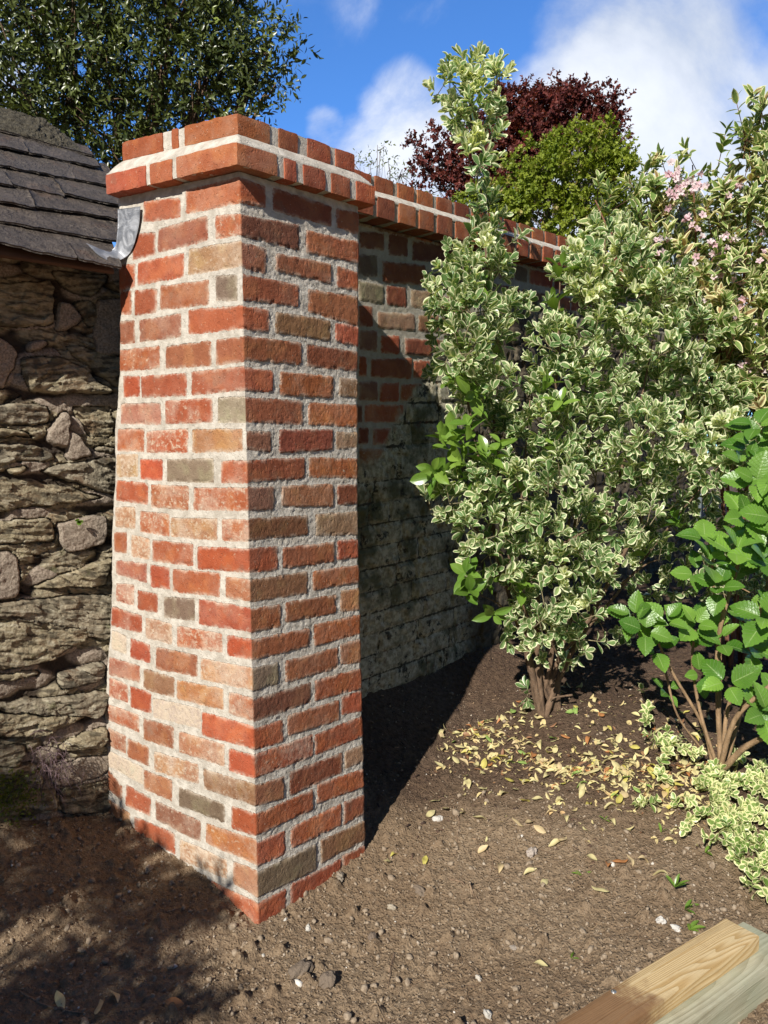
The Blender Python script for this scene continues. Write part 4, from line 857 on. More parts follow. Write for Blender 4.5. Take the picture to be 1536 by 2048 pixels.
def shoots(LV, TW, B, Dn, ln, k, size, r, opp=True, open0=75, open1=28, tw=.0016, jit=.25, start=.25, small_tip=.7):
    """leafy shoots: bases B, directions Dn, lengths ln; k leaves each"""
    N = len(B); Dn = norm(Dn); ref = norm(np.cross(Dn, rng.normal(size=(N, 3)))); ref2 = np.cross(Dn, ref); ph0 = rng.random(N)*6.28
    for j in range(k):
        f = start+(1-start)*(j//2*2/(max(k-1, 1)) if opp else j/max(k-1, 1)); f = min(f, 1.)
        ph = ph0+((j//2)*math.pi/2+(j % 2)*math.pi if opp else j*2.4)+rng.normal(size=N)*.25
        th = np.radians(open0*(1-f)+open1*f)+rng.normal(size=N)*jit
        rad = np.cos(ph)[:, None]*ref+np.sin(ph)[:, None]*ref2
        a = np.cos(th)[:, None]*Dn+np.sin(th)[:, None]*rad; n = np.sin(th)[:, None]*Dn-np.cos(th)[:, None]*rad
        n = n+rng.normal(size=(N, 3))*.18
        p = B+Dn*(ln*f)[:, None]
        LV.add(p, a, n, size*(1-(1-small_tip)*max(0, f-.6)/.4)*(.75+.5*rng.random(N)), np.clip(r+.12*rng.normal(size=N), 0, 1))
    if TW is not None:
        for i in range(N): TW.tube([B[i]-Dn[i]*ln[i]*.5, B[i]+Dn[i]*ln[i]*.5, B[i]+Dn[i]*ln[i]*.95], [tw*1.4, tw, tw*.6], 4)
def leaf_mat(name, g1, g2, rimcol=None, rimw=.62, trans=.3, rough=.38, spec=.45, tip=None, vein=0., tipat=.84):
    m, t, b = mat(name); rim = t.attr('rim'); rn = t.attr('rnd'); co = obco(t)
    c = t.mix(rn, g1, g2); c = t.mix(t.ramp(t.noise(co, 35, 3, .6), .35, .65, 0, .35), c, t.mix(1, c, (.62, .68, .6), 'MULTIPLY'))
    if tip is not None: c = t.mix(t.ramp(rn, tipat, tipat+.12, 0, .8), c, tip)
    if rimcol is not None:
        e = t.math('ADD', rim, t.math('ADD', t.math('MULTIPLY', t.math('SUBTRACT', t.noise(co, 120, 2, .6), .5), .55), t.math('MULTIPLY', t.math('SUBTRACT', rn, .5), .35)))
        c = t.mix(t.ramp(e, rimw-.05, rimw+.05), c, rimcol)
    if vein: c = t.mix(t.math('MULTIPLY', t.ramp(rim, .10, .0), vein), c, (.35, .45, .18))
    t.put(b.inputs['Base Color'], c); b.inputs['Roughness'].default_value = rough; b.inputs['Specular IOR Level'].default_value = spec
    tr = t.new('ShaderNodeBsdfTranslucent'); t.put(tr.inputs[0], t.mix(1, c, (1.25, 1.3, .55), 'MULTIPLY'))
    ms = t.new('ShaderNodeMixShader'); ms.inputs[0].default_value = trans; t.l.new(b.outputs[0], ms.inputs[1]); t.l.new(tr.outputs[0], ms.inputs[2])
    t.l.new(ms.outputs[0], t.n['Material Output'].inputs[0]); return m
def bark_mat(name, c1, c2, sc=60):
    m, t, b = mat(name); co = obco(t); n1 = t.noise(t.scalev(co, 1, 1, .3), sc, 4, .65); n2 = t.noise(co, sc*4, 3, .6)
    c = t.mix(t.ramp(n1, .3, .7), c1, c2); c = t.mix(t.ramp(n2, .58, .7, 0, .5), c, (.30, .25, .19))
    t.put(b.inputs['Base Color'], c); b.inputs['Roughness'].default_value = .9; t.put(b.inputs['Normal'], t.bump(t.math('ADD', n1, n2), .003, 1)); return m
M_bark = bark_mat("brown_bark", (.085, .052, .030), (.22, .14, .085)); M_bark2 = bark_mat("tan_stem", (.16, .10, .05), (.34, .22, .12), 40)
M_barkg = bark_mat("grey_branch", (.10, .085, .08), (.26, .22, .20), 20); M_twig = bark_mat("pale_twig", (.16, .13, .07), (.30, .25, .14))
M_var = leaf_mat("variegated_leaf", (.14, .25, .08), (.28, .39, .15), (.80, .80, .52), .64, .30)
M_varpale = leaf_mat("pale_variegated_leaf", (.28, .39, .14), (.43, .52, .25), (.86, .86, .60), .46, .32)
M_green = leaf_mat("glossy_green_leaf", (.11, .22, .03), (.24, .37, .06), None, .7, .3, .28, .5, vein=.25)
M_oak = leaf_mat("dark_evergreen_leaf", (.040, .058, .014), (.15, .18, .045), None, .7, .15, .34, .5, tip=(.20, .25, .05))
M_maple = leaf_mat("purple_maple_leaf", (.085, .022, .022), (.22, .055, .042), None, .7, .35, .5, .3, tip=(.24, .055, .04))
M_lime = leaf_mat("yellow_green_leaf", (.16, .22, .02), (.38, .43, .06), None, .7, .35, .5, .3, tip=(.45, .33, .16))
M_wei = leaf_mat("weigela_leaf", (.15, .24, .055), (.28, .36, .11), (.74, .70, .38), .68, .25, .45, .35, tip=(.36, .19, .10), tipat=.68)
M_hyd = leaf_mat("hydrangea_leaf", (.075, .20, .025), (.16, .34, .045), None, .7, .28, .4, .4, vein=.35)
M_far = leaf_mat("olive_leaf", (.10, .13, .04), (.22, .25, .09), None, .7, .3, .6, .2)
T_eu = [leaf_tpl(.50, .66, 7, .45, -.12, pw=.62), leaf_tpl(.54, .64, 7, .6, .10, pw=.6), leaf_tpl(.46, .66, 7, .3, -.22, pw=.62), leaf_tpl(.5, .62, 7, .75, .22, pw=.6)]
T_green = [leaf_tpl(.50, .55, 7, .3, .18, tip=.2), leaf_tpl(.46, .55, 7, .45, .3, tip=.2)]
T_simple = [leaf_tpl(.38, .5, 3, .3, .12, 3, .2), leaf_tpl(.34, .5, 3, .45, .25, 3, .2)]
T_round = [leaf_tpl(.62, .5, 3, .3, .12, 3, .4), leaf_tpl(.7, .5, 3, .4, .2, 3, .4)]
T_wei = [leaf_tpl(.40, .45, 5, .5, .25, tip=.1), leaf_tpl(.36, .45, 5, .3, .1, tip=.1)]
def split(cl, k=3, f=.55):
    return [(c[0]+rng.normal()*c[2]*.62, c[1]+rng.normal()*c[2]*.55, c[2]*f*(.6+.8*rng.random()), c[3]+rng.normal()*c[2]*.002, (c[4] if len(c) > 4 else 1)*(.5+.9*rng.random())) for c in cl for _ in range(k)]
def in_clumps(cl, per, base=None, yjit=1.0, face=.35):
    """points in ellipsoids given as (px, py, r px, depth[, weight]); shoots start inside and grow outwards / upwards"""
    Bs = []; Ds = []
    for c in cl:
        x, y, r, Yd = c[:4]; wgt = c[4] if len(c) > 4 else 1.
        cen = at(x, y, Yd); rw = r/FPX*Yd*1.03; n = max(1, int(per*wgt*(r/50)**2))
        d = norm(rng.normal(size=(n, 3))*np.array([1, 1., 1])+np.array([0, -face, .15])); rad = rw*(.35+.65*rng.random(n)**.5)
        Bs.append(cen+d*(rad*.85)[:, None]*np.array([1, yjit, 1])); Ds.append(d*.9+np.array([0, -.1, .55])+rng.normal(size=(n, 3))*.28)
    return np.concatenate(Bs), np.concatenate(Ds)
def stem(mb, pts, r0, r1, k=7, n=8):
    mb.tube(curve(pts, n), np.linspace(r0, r1, 5), k, jit=.12)

# ---- variegated shrub in front of the garden wall
eb = np.array([.66, 3.0, float(gz(.66, 3.0))])
eu = thing('variegated_shrub', 'tall cream edged variegated evergreen shrub with a leafy spike above the wall coping', 'shrub', eb)
def rel(o, root): o.location = (-root.location[0], -root.location[1], -root.location[2]); return o
EC = [(935,175,42,2.95),(905,170,26,2.95),(880,190,18,2.95),(985,170,26,2.95),(1000,165,14,2.95),(950,150,22,2.95),(945,235,42,2.95),(915,235,22,2.95),(985,225,18,2.95),(945,290,36,2.95),(968,300,26,2.95),(950,335,28,2.95),(966,380,15,2.95,.7),(968,408,16,2.95,.9),(972,440,30,2.93),(968,490,38,2.92),(1000,485,20,2.92),
 (930,478,16,2.9,.7),(915,505,22,2.9),(895,560,30,2.85),(940,560,34,2.88),(985,555,40,2.9),(880,590,22,2.85),(900,620,40,2.85),(950,625,46,2.86),(1000,620,30,2.9),(885,660,24,2.85),(920,690,46,2.85),(975,700,46,2.88),(1010,690,22,2.9),(900,740,30,2.85),(945,760,40,2.87),(990,770,36,2.9),(940,830,34,2.9,.7),(990,840,40,2.9),
 (1060,600,20,3.0,.8),(1052,625,18,3.0,.7),(1085,640,30,2.98),(1120,560,18,3.0,.6),(1145,600,26,3.0),(1160,560,30,3.02),(1110,690,44,2.95),(1085,740,30,2.92),(1060,790,40,2.9),(1180,520,38,3.05),(1215,495,46,3.08),(1250,520,48,3.1),(1180,590,48,3.02),(1245,590,55,3.05),(1310,590,55,3.1),(1170,670,52,2.98),(1250,680,62,3.0),(1335,680,60,3.05),(1400,660,45,3.15),
 (1130,780,55,2.9),(1210,770,62,2.92),(1300,775,62,2.97),(1385,770,58,3.05),(1440,800,50,3.05),(1460,860,45,3.0),(1030,880,50,2.85),(1100,870,58,2.82),(1190,870,62,2.85),(1290,870,66,2.9),(1380,880,60,2.95),(1460,930,40,2.95,.9),(1420,960,36,2.92),
 (1000,930,40,2.8,.8),(955,985,40,2.75),(905,1000,30,2.75),(868,1005,20,2.75,.9),(910,1045,30,2.75),(960,1060,44,2.78),(1040,970,50,2.8),(1115,965,50,2.8),(1195,965,56,2.83),(1280,960,52,2.88),(1345,950,46,2.9),(1010,1060,44,2.8),(1080,1060,50,2.8),(1160,1050,50,2.82),(1230,1040,44,2.85),(1290,1040,34,2.88,.8),(1340,1020,26,2.88,.6),
 (955,1120,26,2.82,.8),(1000,1140,40,2.82,.9),(1060,1140,44,2.82),(1120,1130,44,2.84),(1180,1120,38,2.85,.9),(1235,1105,26,2.86,.8),(1310,1120,18,2.88,.6),(1030,1210,34,2.85,.7),(1090,1200,40,2.85,.8),(1150,1180,34,2.86,.8),(1140,1240,34,2.87,.8),(1075,1265,26,2.87,.7),(1120,1290,32,2.88,.9),(1165,1300,24,2.88,.9),(1060,1385,14,2.95,.5),(950,1190,16,2.83,.5),(1010,1260,16,2.86,.5),(1060,1235,30,2.82,.8),(1115,1255,32,2.82,.8),(1165,1225,32,2.84,.8),(1095,1305,26,2.84,.7),(1140,1320,22,2.86,.7),(1030,1175,30,2.8,.7),(1200,1180,28,2.86,.7),(1180,1275,22,2.86,.7)]
LV = Leaves(); TW = MB()
EC += [(1260,1080,40,3.2),(1330,1080,44,3.2),(1400,1060,44,3.2),(1290,1170,44,3.25,.8),(1360,1160,44,3.25,.8),(1420,1150,44,3.25,.8),(1480,1100,50,3.25,.8),(1240,1240,40,3.25,.5),(1470,1200,50,3.25,.7),(1390,1010,40,3.1),(1530,1050,60,3.3,.8),(1530,1180,60,3.3,.7)]
EC += [(1430,860,40,3.2),(1470,880,40,3.25),(1400,840,40,3.2),(1500,930,40,3.3)]
EJ = [(c[0]+rng.normal()*4, c[1]+rng.normal()*4, c[2]*(.86 if c[0] < 1000 or c[1] < 600 else .76), c[3]+rng.normal()*.10)+tuple(c[4:]) for c in EC]
B, Dn = in_clumps(EJ, 20); N = len(B); rr = np.clip(rng.normal(.45, .22, N), 0, 1)
shoots(LV, TW, B, Dn, .040+.045*rng.random(N), 11, .043, rr)
B2, Dn2 = in_clumps([c for c in EC if c[1] > 450], 7, face=-.5); N2 = len(B2)
shoots(LV, None, B2, Dn2, .035+.04*rng.random(N2), 8, .048, np.clip(rng.normal(.3, .2, N2), 0, 1))
rel(LV.build('foliage', T_eu, M_var, eu), eu)
LP = Leaves(); B, Dn = in_clumps([c for c in EC if c[1] < 340 or (c[0] > 1150 and c[1] < 620)]+[(1180,1180,40,2.78,.8),(1110,1170,40,2.76,.8),(1250,1090,30,2.8,.8),(1400,900,40,2.85),(1440,870,40,2.9),(960,520,36,2.84)], 9, face=.9); N = len(B)
shoots(LP, None, B, Dn, .035+.03*rng.random(N), 12, .043, np.clip(rng.normal(.6, .2, N), 0, 1), open0=60, open1=18)
rel(LP.build('pale_foliage', T_eu, M_varpale, eu), eu)
st = MB()
def P_(x, y, Yd): return at(x, y, Yd)
tops = [[(935,160,2.95),(950,330,2.95),(968,420,2.95),(975,600,2.93),(985,800,2.95),(1010,1050,2.95),(1045,1230,2.97)], [(900,560,2.88),(935,800,2.9),(985,1050,2.92),(1040,1250,2.96)], [(1120,560,3.02),(1110,800,2.98),(1080,1100,2.95),(1075,1300,2.97)],
 [(1210,480,3.08),(1190,800,3.0),(1140,1100,2.95),(1100,1320,2.98)], [(1320,600,3.1),(1270,850,3.0),(1190,1090,2.96),(1120,1310,2.98)], [(1400,760,3.05),(1300,1000,2.98),(1220,1160,2.95),(1130,1330,2.99)], [(1440,930,3.0),(1345,1045,2.95),(1240,1180,2.93),(1165,1270,2.95),(1120,1350,2.98)],
 [(1180,700,3.0),(1150,950,2.93),(1120,1180,2.93),(1100,1330,2.97)], [(905,1010,2.8),(985,1100,2.85),(1030,1230,2.92),(1060,1330,2.96)], [(1060,800,2.95),(1040,1050,2.9),(1045,1200,2.93),(1065,1330,2.97)]]
for i, q in enumerate(tops):
    bx = eb+np.array([.05*math.cos(i*2.1), .04*math.sin(i*2.1), -.03]); stem(st, [bx]+[P_(*p) for p in q[::-1]], .0095+.003*(i % 3), .0025)
for q in [[(1165,1270,2.9),(1130,1300,2.88),(1190,1240,2.85),(1215,1285,2.84)], [(1040,1250,2.92),(1000,1210,2.86),(960,1190,2.8)], [(1240,1170,2.93),(1290,1130,2.9),(1315,1120,2.88)], [(1100,1100,2.9),(1180,1060,2.85),(1210,1065,2.83)], [(1130,1340,2.95),(1100,1280,2.85),(1060,1210,2.8)],
          [(1060,1250,2.9),(1045,1180,2.83),(1110,1120,2.8)], [(1145,1390,2.96),(1110,1395,2.95),(1100,1400,2.95)]]:
    stem(st, [P_(*p) for p in q], .005, .0015, 5)
rel(st.build('stem', M_bark, eu), eu); rel(TW.build('twig', M_twig, eu), eu)
# reverted plain green shoots
GL = Leaves()
GC = [(905,925,34,2.72),(960,935,30,2.72),(875,930,18,2.72,.8),(930,900,26,2.74),(985,945,22,2.72),(900,970,16,2.72),(925,790,26,2.78,.8),(930,840,22,2.76,.8),(960,760,20,2.78,.6),(1125,940,18,2.74,.9),(1110,575,14,2.95,.9),(1118,625,14,2.95,.6),(945,1155,26,2.76,.8),(925,1190,20,2.76,.7),(985,1210,24,2.78,.6),(1040,1200,18,2.8,.5),
      (1000,690,20,2.82,.4),(1310,1125,18,2.84,.7),(1060,805,20,2.83,.5),(940,560,16,2.8,.3),(1370,1080,22,2.85,.5),(1120,840,18,2.78,.4)]
B, Dn = in_clumps(GC, 11, face=.5); N = len(B)
shoots(GL, None, B, Dn, .05+.05*rng.random(N), 6, .075, rng.random(N), open0=70, open1=35)
rel(GL.build('green_foliage', T_green, M_green, eu), eu)

# ---- weigela on the right
wb = np.array([1.62, 3.45, float(gz(1.62, 3.45))])
we = thing('weigela_shrub', 'tall arching shrub with narrow cream edged leaves and small pink flowers at the right edge', 'shrub', wb)
WC = [(1510,215,16,3.3),(1525,235,26,3.3),(1500,262,30,3.3),(1480,300,24,3.3),(1520,300,36,3.3),(1460,330,22,3.3,.8),(1500,350,44,3.3),(1440,360,18,3.3,.7),(1540,380,50,3.3),(1470,400,44,3.3),(1440,330,12,3.3,.5),(1385,330,9,3.35,.8),(1380,352,10,3.35,.6),(1290,345,10,3.35,.6),(1280,372,22,3.35,.9),(1330,350,16,3.35,.7),(1340,375,26,3.35,.8),(1300,400,34,3.35),(1255,400,20,3.35,.8),(1225,415,22,3.38,.7),(1195,395,10,3.38,.7),(1190,430,12,3.38,.5),(1240,440,26,3.38,.8),
 (1350,420,40,3.35),(1410,430,34,3.35,.9),(1290,460,44,3.35),(1350,480,50,3.33),(1420,490,50,3.33),(1500,470,60,3.3),(1310,530,50,3.33),(1380,555,55,3.3),(1460,570,60,3.28),(1540,560,60,3.28),(1350,620,50,3.3),(1430,640,60,3.26),(1510,660,60,3.25),(1450,720,55,3.22),(1530,750,60,3.2),(1500,820,50,3.18),(1420,700,50,3.25),(1545,850,40,3.15),(1470,760,60,3.3),(1530,820,60,3.3),(1540,900,60,3.3),(1420,780,50,3.35),(1560,760,70,3.35),(1500,900,60,3.4),(1600,500,80,3.3),(1600,700,80,3.25),(1590,330,60,3.35)]
LV = Leaves(); TW = MB(); B, Dn = in_clumps(WC, 12); N = len(B)
shoots(LV, TW, B, Dn, .06+.07*rng.random(N), 9, .060, np.clip(rng.normal(.45, .25, N), 0, 1), open0=70, open1=30, jit=.35)
B, Dn = in_clumps([c for c in WC if c[1] > 400], 6, face=-.6); N = len(B); shoots(LV, None, B, Dn, .06+.05*rng.random(N), 7, .058, np.clip(rng.normal(.3, .2, N), 0, 1))
rel(LV.build('foliage', T_wei, M_wei, we), we)
st = MB()
for i, q in enumerate([[(1525,200,3.3),(1500,400,3.32),(1480,700,3.35),(1480,1000,3.4)], [(1385,330,3.35),(1400,600,3.36),(1440,900,3.4)], [(1285,350,3.36),(1330,600,3.38),(1400,900,3.42)], [(1600,300,3.35),(1560,700,3.35),(1530,1000,3.4)], [(1460,330,3.3),(1440,600,3.3),(1450,900,3.38)],
                       [(1190,400,3.38),(1225,470,3.36),(1300,560,3.36),(1380,750,3.4)], [(1545,640,3.2),(1520,760,3.2),(1500,900,3.3)]]):
    stem(st, [wb+np.array([.05*math.cos(i*1.7), .05*math.sin(i*1.7), -.03])]+[P_(*p) for p in q[::-1]], .011, .0025)
M_red = bark_mat("reddish_stem", (.13, .05, .03), (.26, .12, .07))
rel(st.build('stem', M_red, we), we); rel(TW.build('twig', M_red, we), we)
# flowers: five petals and a short throat
def petal_mat():
    m, t, b = mat("pink_petal"); rim = t.attr('rim'); rn = t.attr('rnd')
    c = t.mix(rn, (.80, .70, .69), (.72, .40, .46)); t.put(b.inputs['Base Color'], t.mix(t.ramp(rim, .3, 1, 0, .6), c, (.82, .74, .74)))
    b.inputs['Roughness'].default_value = .6; tr = t.new('ShaderNodeBsdfTranslucent'); t.put(tr.inputs[0], c); ms = t.new('ShaderNodeMixShader'); ms.inputs[0].default_value = .3
    t.l.new(b.outputs[0], ms.inputs[1]); t.l.new(tr.outputs[0], ms.inputs[2]); t.l.new(ms.outputs[0], t.n['Material Output'].inputs[0]); return m
M_pet = petal_mat(); FL = Leaves(); cnt = 0
for fx, fy, nf in [(1345,350,9),(1365,372,8),(1392,372,7),(1350,395,4),(1372,438,5),(1470,378,4),(1442,500,7),(1455,520,6),(1420,490,3),(1330,500,4),(1480,640,5),(1440,650,3),(1492,735,7),(1470,560,3),(1505,700,3),(1450,825,7),(1440,840,3),(1530,520,4),(1515,640,4),(1210,810,2),(1300,480,3),(1395,600,3),(1470,480,4),(1530,760,4),(1280,560,2),(1400,520,3),(1352,600,2),(1490,600,3),(1425,560,2),(1395,465,3),(1520,440,3)]:
    for k in range(nf):
        c = at(fx+rng.normal()*13, fy+rng.normal()*11, 3.2-.0*fy); ax = norm(np.array([rng.normal()*.6, -1, rng.normal()*.5+.1])); u = norm(np.cross(ax, rng.normal(size=3))); v = np.cross(ax, u); rv = rng.random()
        for j in range(5):
            th = j*2*math.pi/5; rd = math.cos(th)*u+math.sin(th)*v; a = norm(rd*.85+ax*.45)
            FL.add((c+ax*.004+rd*.002)[None], a[None], (ax*.85-rd*.45)[None], np.array([.013+.004*rng.random()]), np.array([rv]))
            FL.add((c-ax*.014+rd*.001)[None], norm(ax+rd*.12)[None], (-rd)[None], np.array([.016]), np.array([.9]))
rel(FL.build('flower_cluster', [leaf_tpl(.75, .62, 4, .2, .2, 5, 3.)], M_pet, we), we)

# ---- hydrangea lower right
hb = np.array([1.17, 2.62, float(gz(1.17, 2.62))])
hy = thing('hydrangea_bush', 'hydrangea bush with large toothed bright green leaves on bare brown stems, lower right', 'shrub', hb)
T_hyd = [leaf_tpl(.74, .43, 17, .25, .20, 7, .1, .07, .82), leaf_tpl(.68, .44, 17, .4, .32, 7, .1, .07, .82), leaf_tpl(.78, .42, 17, .12, .10, 7, .1, .07, .82)]
def hyd_vein_mat():
    m, t, b = mat("hydrangea_leaf_veined"); rim = t.attr('rim'); rn = t.attr('rnd'); co = obco(t); lx = t.attr('lx')
    c = t.mix(rn, (.07, .19, .018), (.24, .43, .06)); c = t.mix(t.ramp(t.noise(co, 7, 2, .5), .42, .6, 0, .6), c, t.mix(1, c, (.55, .62, .7), 'MULTIPLY')); c = t.mix(t.ramp(t.noise(co, 20, 3, .6), .4, .65, 0, .3), c, (.13, .25, .04))
    vw = t.math('SUBTRACT', lx, t.math('MULTIPLY', rim, .22)); vn = t.math('ABSOLUTE', t.math('SUBTRACT', t.math('FRACT', t.math('MULTIPLY', vw, 8.)), .5)); vein = t.ramp(vn, .40, .5)
    c = t.mix(t.math('MULTIPLY', vein, .45), c, (.26, .42, .12)); c = t.mix(t.ramp(rim, .07, .0, 0, .7), c, (.35, .48, .18))
    t.put(b.inputs['Base Color'], c); b.inputs['Roughness'].default_value = .33; b.inputs['Specular IOR Level'].default_value = .5
    t.put(b.inputs['Normal'], t.bump(t.math('ADD', t.math('MULTIPLY', vein, -1.), t.noise(co, 150, 2, .5)), .0015, .8))
    tr = t.new('ShaderNodeBsdfTranslucent'); t.put(tr.inputs[0], t.mix(1, c, (1.2, 1.3, .5), 'MULTIPLY')); ms = t.new('ShaderNodeMixShader'); ms.inputs[0].default_value = .3
    t.l.new(b.outputs[0], ms.inputs[1]); t.l.new(tr.outputs[0], ms.inputs[2]); t.l.new(ms.outputs[0], t.n['Material Output'].inputs[0]); return m
HL = Leaves()
def hnode(px, py, Yd, n, size, up=.55, spread=1.):
    c = at(px, py, Yd); ax = norm(np.array([rng.normal()*.35-.15, -.85+rng.normal()*.3, .8])); ph0 = rng.random()*6.28; u = norm(np.cross(ax, rng.normal(size=3))); v = np.cross(ax, u)
    for j in range(n):
        th = math.radians(76-12*(j//2)+rng.normal()*10); ph = ph0+(j//2)*1.57+(j % 2)*3.14+rng.normal()*.15; rd = math.cos(ph)*u+math.sin(ph)*v
        a = math.cos(th)*ax+math.sin(th)*rd; nrm = math.sin(th)*ax-math.cos(th)*rd
        HL.add((c+ax*.012*(j//2)+a*.018)[None], a[None], nrm[None], np.array([1.03*size*(1-.13*(j//2))*(.85+.3*rng.random())]), np.array([rng.random()]))
for q in [(1270,1240,2.62,6,.085),(1330,1250,2.6,6,.085),(1290,1265,2.55,4,.08),(1385,1255,2.62,6,.09),(1310,1300,2.6,4,.07),(1330,1385,2.66,4,.05),(1400,1250,2.7,4,.085),(1440,1290,2.6,6,.085),(1455,1370,2.5,5,.095),(1500,1300,2.55,6,.095),(1530,1240,2.5,6,.1),(1545,1330,2.5,6,.1),(1525,1430,2.42,6,.1),(1550,1480,2.42,4,.09),(1400,1350,2.62,4,.06),
          (1440,1180,2.6,6,.085),(1490,1190,2.6,4,.09),(1415,1130,2.62,6,.09),(1470,1110,2.58,6,.1),(1530,1130,2.55,6,.1),(1430,1060,2.64,6,.095),(1490,1040,2.6,6,.1),(1545,1040,2.55,6,.1),(1460,990,2.66,6,.095),(1510,970,2.62,6,.1),(1550,960,2.6,6,.1),(1480,930,2.7,6,.09),(1530,900,2.65,6,.1),(1550,850,2.65,6,.095),(1515,860,2.72,6,.085),(1500,895,2.74,6,.085),(1410,1085,2.7,5,.085),(1395,1150,2.75,4,.08),
          (1560,1150,2.6,6,.1),(1570,1230,2.55,6,.1),(1580,1000,2.6,6,.1),(1500,1240,2.66,5,.08),(1560,1400,2.45,6,.1),(1470,1150,2.75,6,.09),(1520,1080,2.75,6,.09)]:
    if q[0] < 1410 or rng.random() < .8: hnode(*q)
ob = HL.build('foliage', T_hyd, hyd_vein_mat(), hy); rel(ob, hy)
nv = [len(T[0]) for T in T_hyd]
# position along each leaf, for the side veins (recover template x by the same order)
def _lx():
    me = ob.data; a = me.attributes.new('lx', 'FLOAT', 'POINT'); rimv = T_hyd[0][2]; k = nv[0]; n = len(me.vertices)//k
    a.data.foreach_set('value', np.tile(T_hyd[0][0][:, 0], n).astype(np.float32))
_lx()
st = MB()
for q, r in [([(1442,1535,2.56),(1436,1400,2.6),(1438,1270,2.62),(1470,1150,2.64),(1490,1060,2.64)], .0085), ([(1425,1530,2.58),(1405,1450,2.6),(1345,1345,2.62),(1310,1270,2.62)], .006), ([(1440,1535,2.52),(1470,1440,2.48),(1536,1375,2.42),(1600,1340,2.4)], .0085), ([(1445,1540,2.52),(1490,1495,2.46),(1545,1468,2.4),(1600,1450,2.4)], .010),
             ([(1435,1535,2.56),(1402,1430,2.6),(1385,1330,2.64),(1390,1260,2.66)], .006), ([(1447,1530,2.58),(1455,1420,2.62),(1500,1300,2.62),(1530,1180,2.6)], .007), ([(1438,1530,2.6),(1440,1300,2.7),(1425,1150,2.72),(1430,1070,2.68)], .006), ([(1450,1535,2.56),(1500,1350,2.66),(1545,1100,2.66),(1550,900,2.66)], .007),
             ([(1330,1340,2.64),(1355,1430,2.62),(1405,1500,2.6)], .004), ([(1440,1180,2.64),(1475,1175,2.6),(1500,1185,2.58)], .003)]:
    stem(st, [P_(*p) for p in q], r*1.15, r*.7, 8)
rel(st.build('stem', M_bark2, hy), hy)

# ---- creeping variegated ground cover, bottom right
GV = Leaves(); bs = []; ds = []
for px, py, r, wgt in [(1300,1440,16,.7),(1315,1475,22,.8),(1335,1505,28,1),(1365,1535,34,1),(1395,1560,40,1),(1330,1560,22,.8),(1410,1600,44,1.),(1460,1590,44,1),(1500,1570,40,.9),(1440,1640,44,1),(1495,1640,50,1),(1400,1660,30,.8),(1380,1630,26,.7),(1460,1690,44,1),(1515,1700,46,1),(1500,1745,36,1),(1530,1775,30,1),(1545,1640,50,1),(1545,1730,50,1),(1570,1800,40,1),(1420,1545,30,.8),(1470,1530,24,.7),(1290,1610,12,.35),(1300,1620,10,.4),(1285,1390,14,.5),(1300,1450,14,.6),(1520,1790,20,.8),(1365,1600,16,.5),(1540,1560,40,.7)]:
    n = int(7*wgt*(r/30)**2)+2
    for k in range(n):
        x_, y_ = px+rng.normal()*r*.42, py+rng.normal()*r*.34; p = hz(x_, y_, .1)
        if fbm(np.array([x_/38.]), np.array([y_/30.]), 2)[0] < -.11: continue
        for _ in range(3): p = hz(x_, y_, float(gz(p[0], p[1]))+.015)
        bs.append(p+np.array([0, 0, .0+.03*rng.random()*wgt])); ds.append([rng.normal()*.7, rng.normal()*.7-.2, .55])
bs = np.array(bs); ds = np.array(ds); N = len(bs)
gc = thing('ground_cover_plant', 'low creeping yellow and cream variegated ground cover on the soil, bottom right', 'ground cover', tuple(bs.mean(0)))
TW = MB(); shoots(GV, TW, bs, ds, .025+.035*rng.random(N), 8, .027, np.clip(rng.normal(.6, .25, N), 0, 1), open0=80, open1=35, tw=.0008)
M_gc = leaf_mat("cream_cover_leaf", (.17, .29, .06), (.30, .41, .13), (.80, .78, .44), .56, .28)
rel(GV.build('foliage', [leaf_tpl(.74, .5, 6, .25, .08, pw=.6), leaf_tpl(.68, .5, 6, .4, .15, pw=.6)], M_gc, gc), gc); rel(TW.build('stem', M_twig, gc), gc)

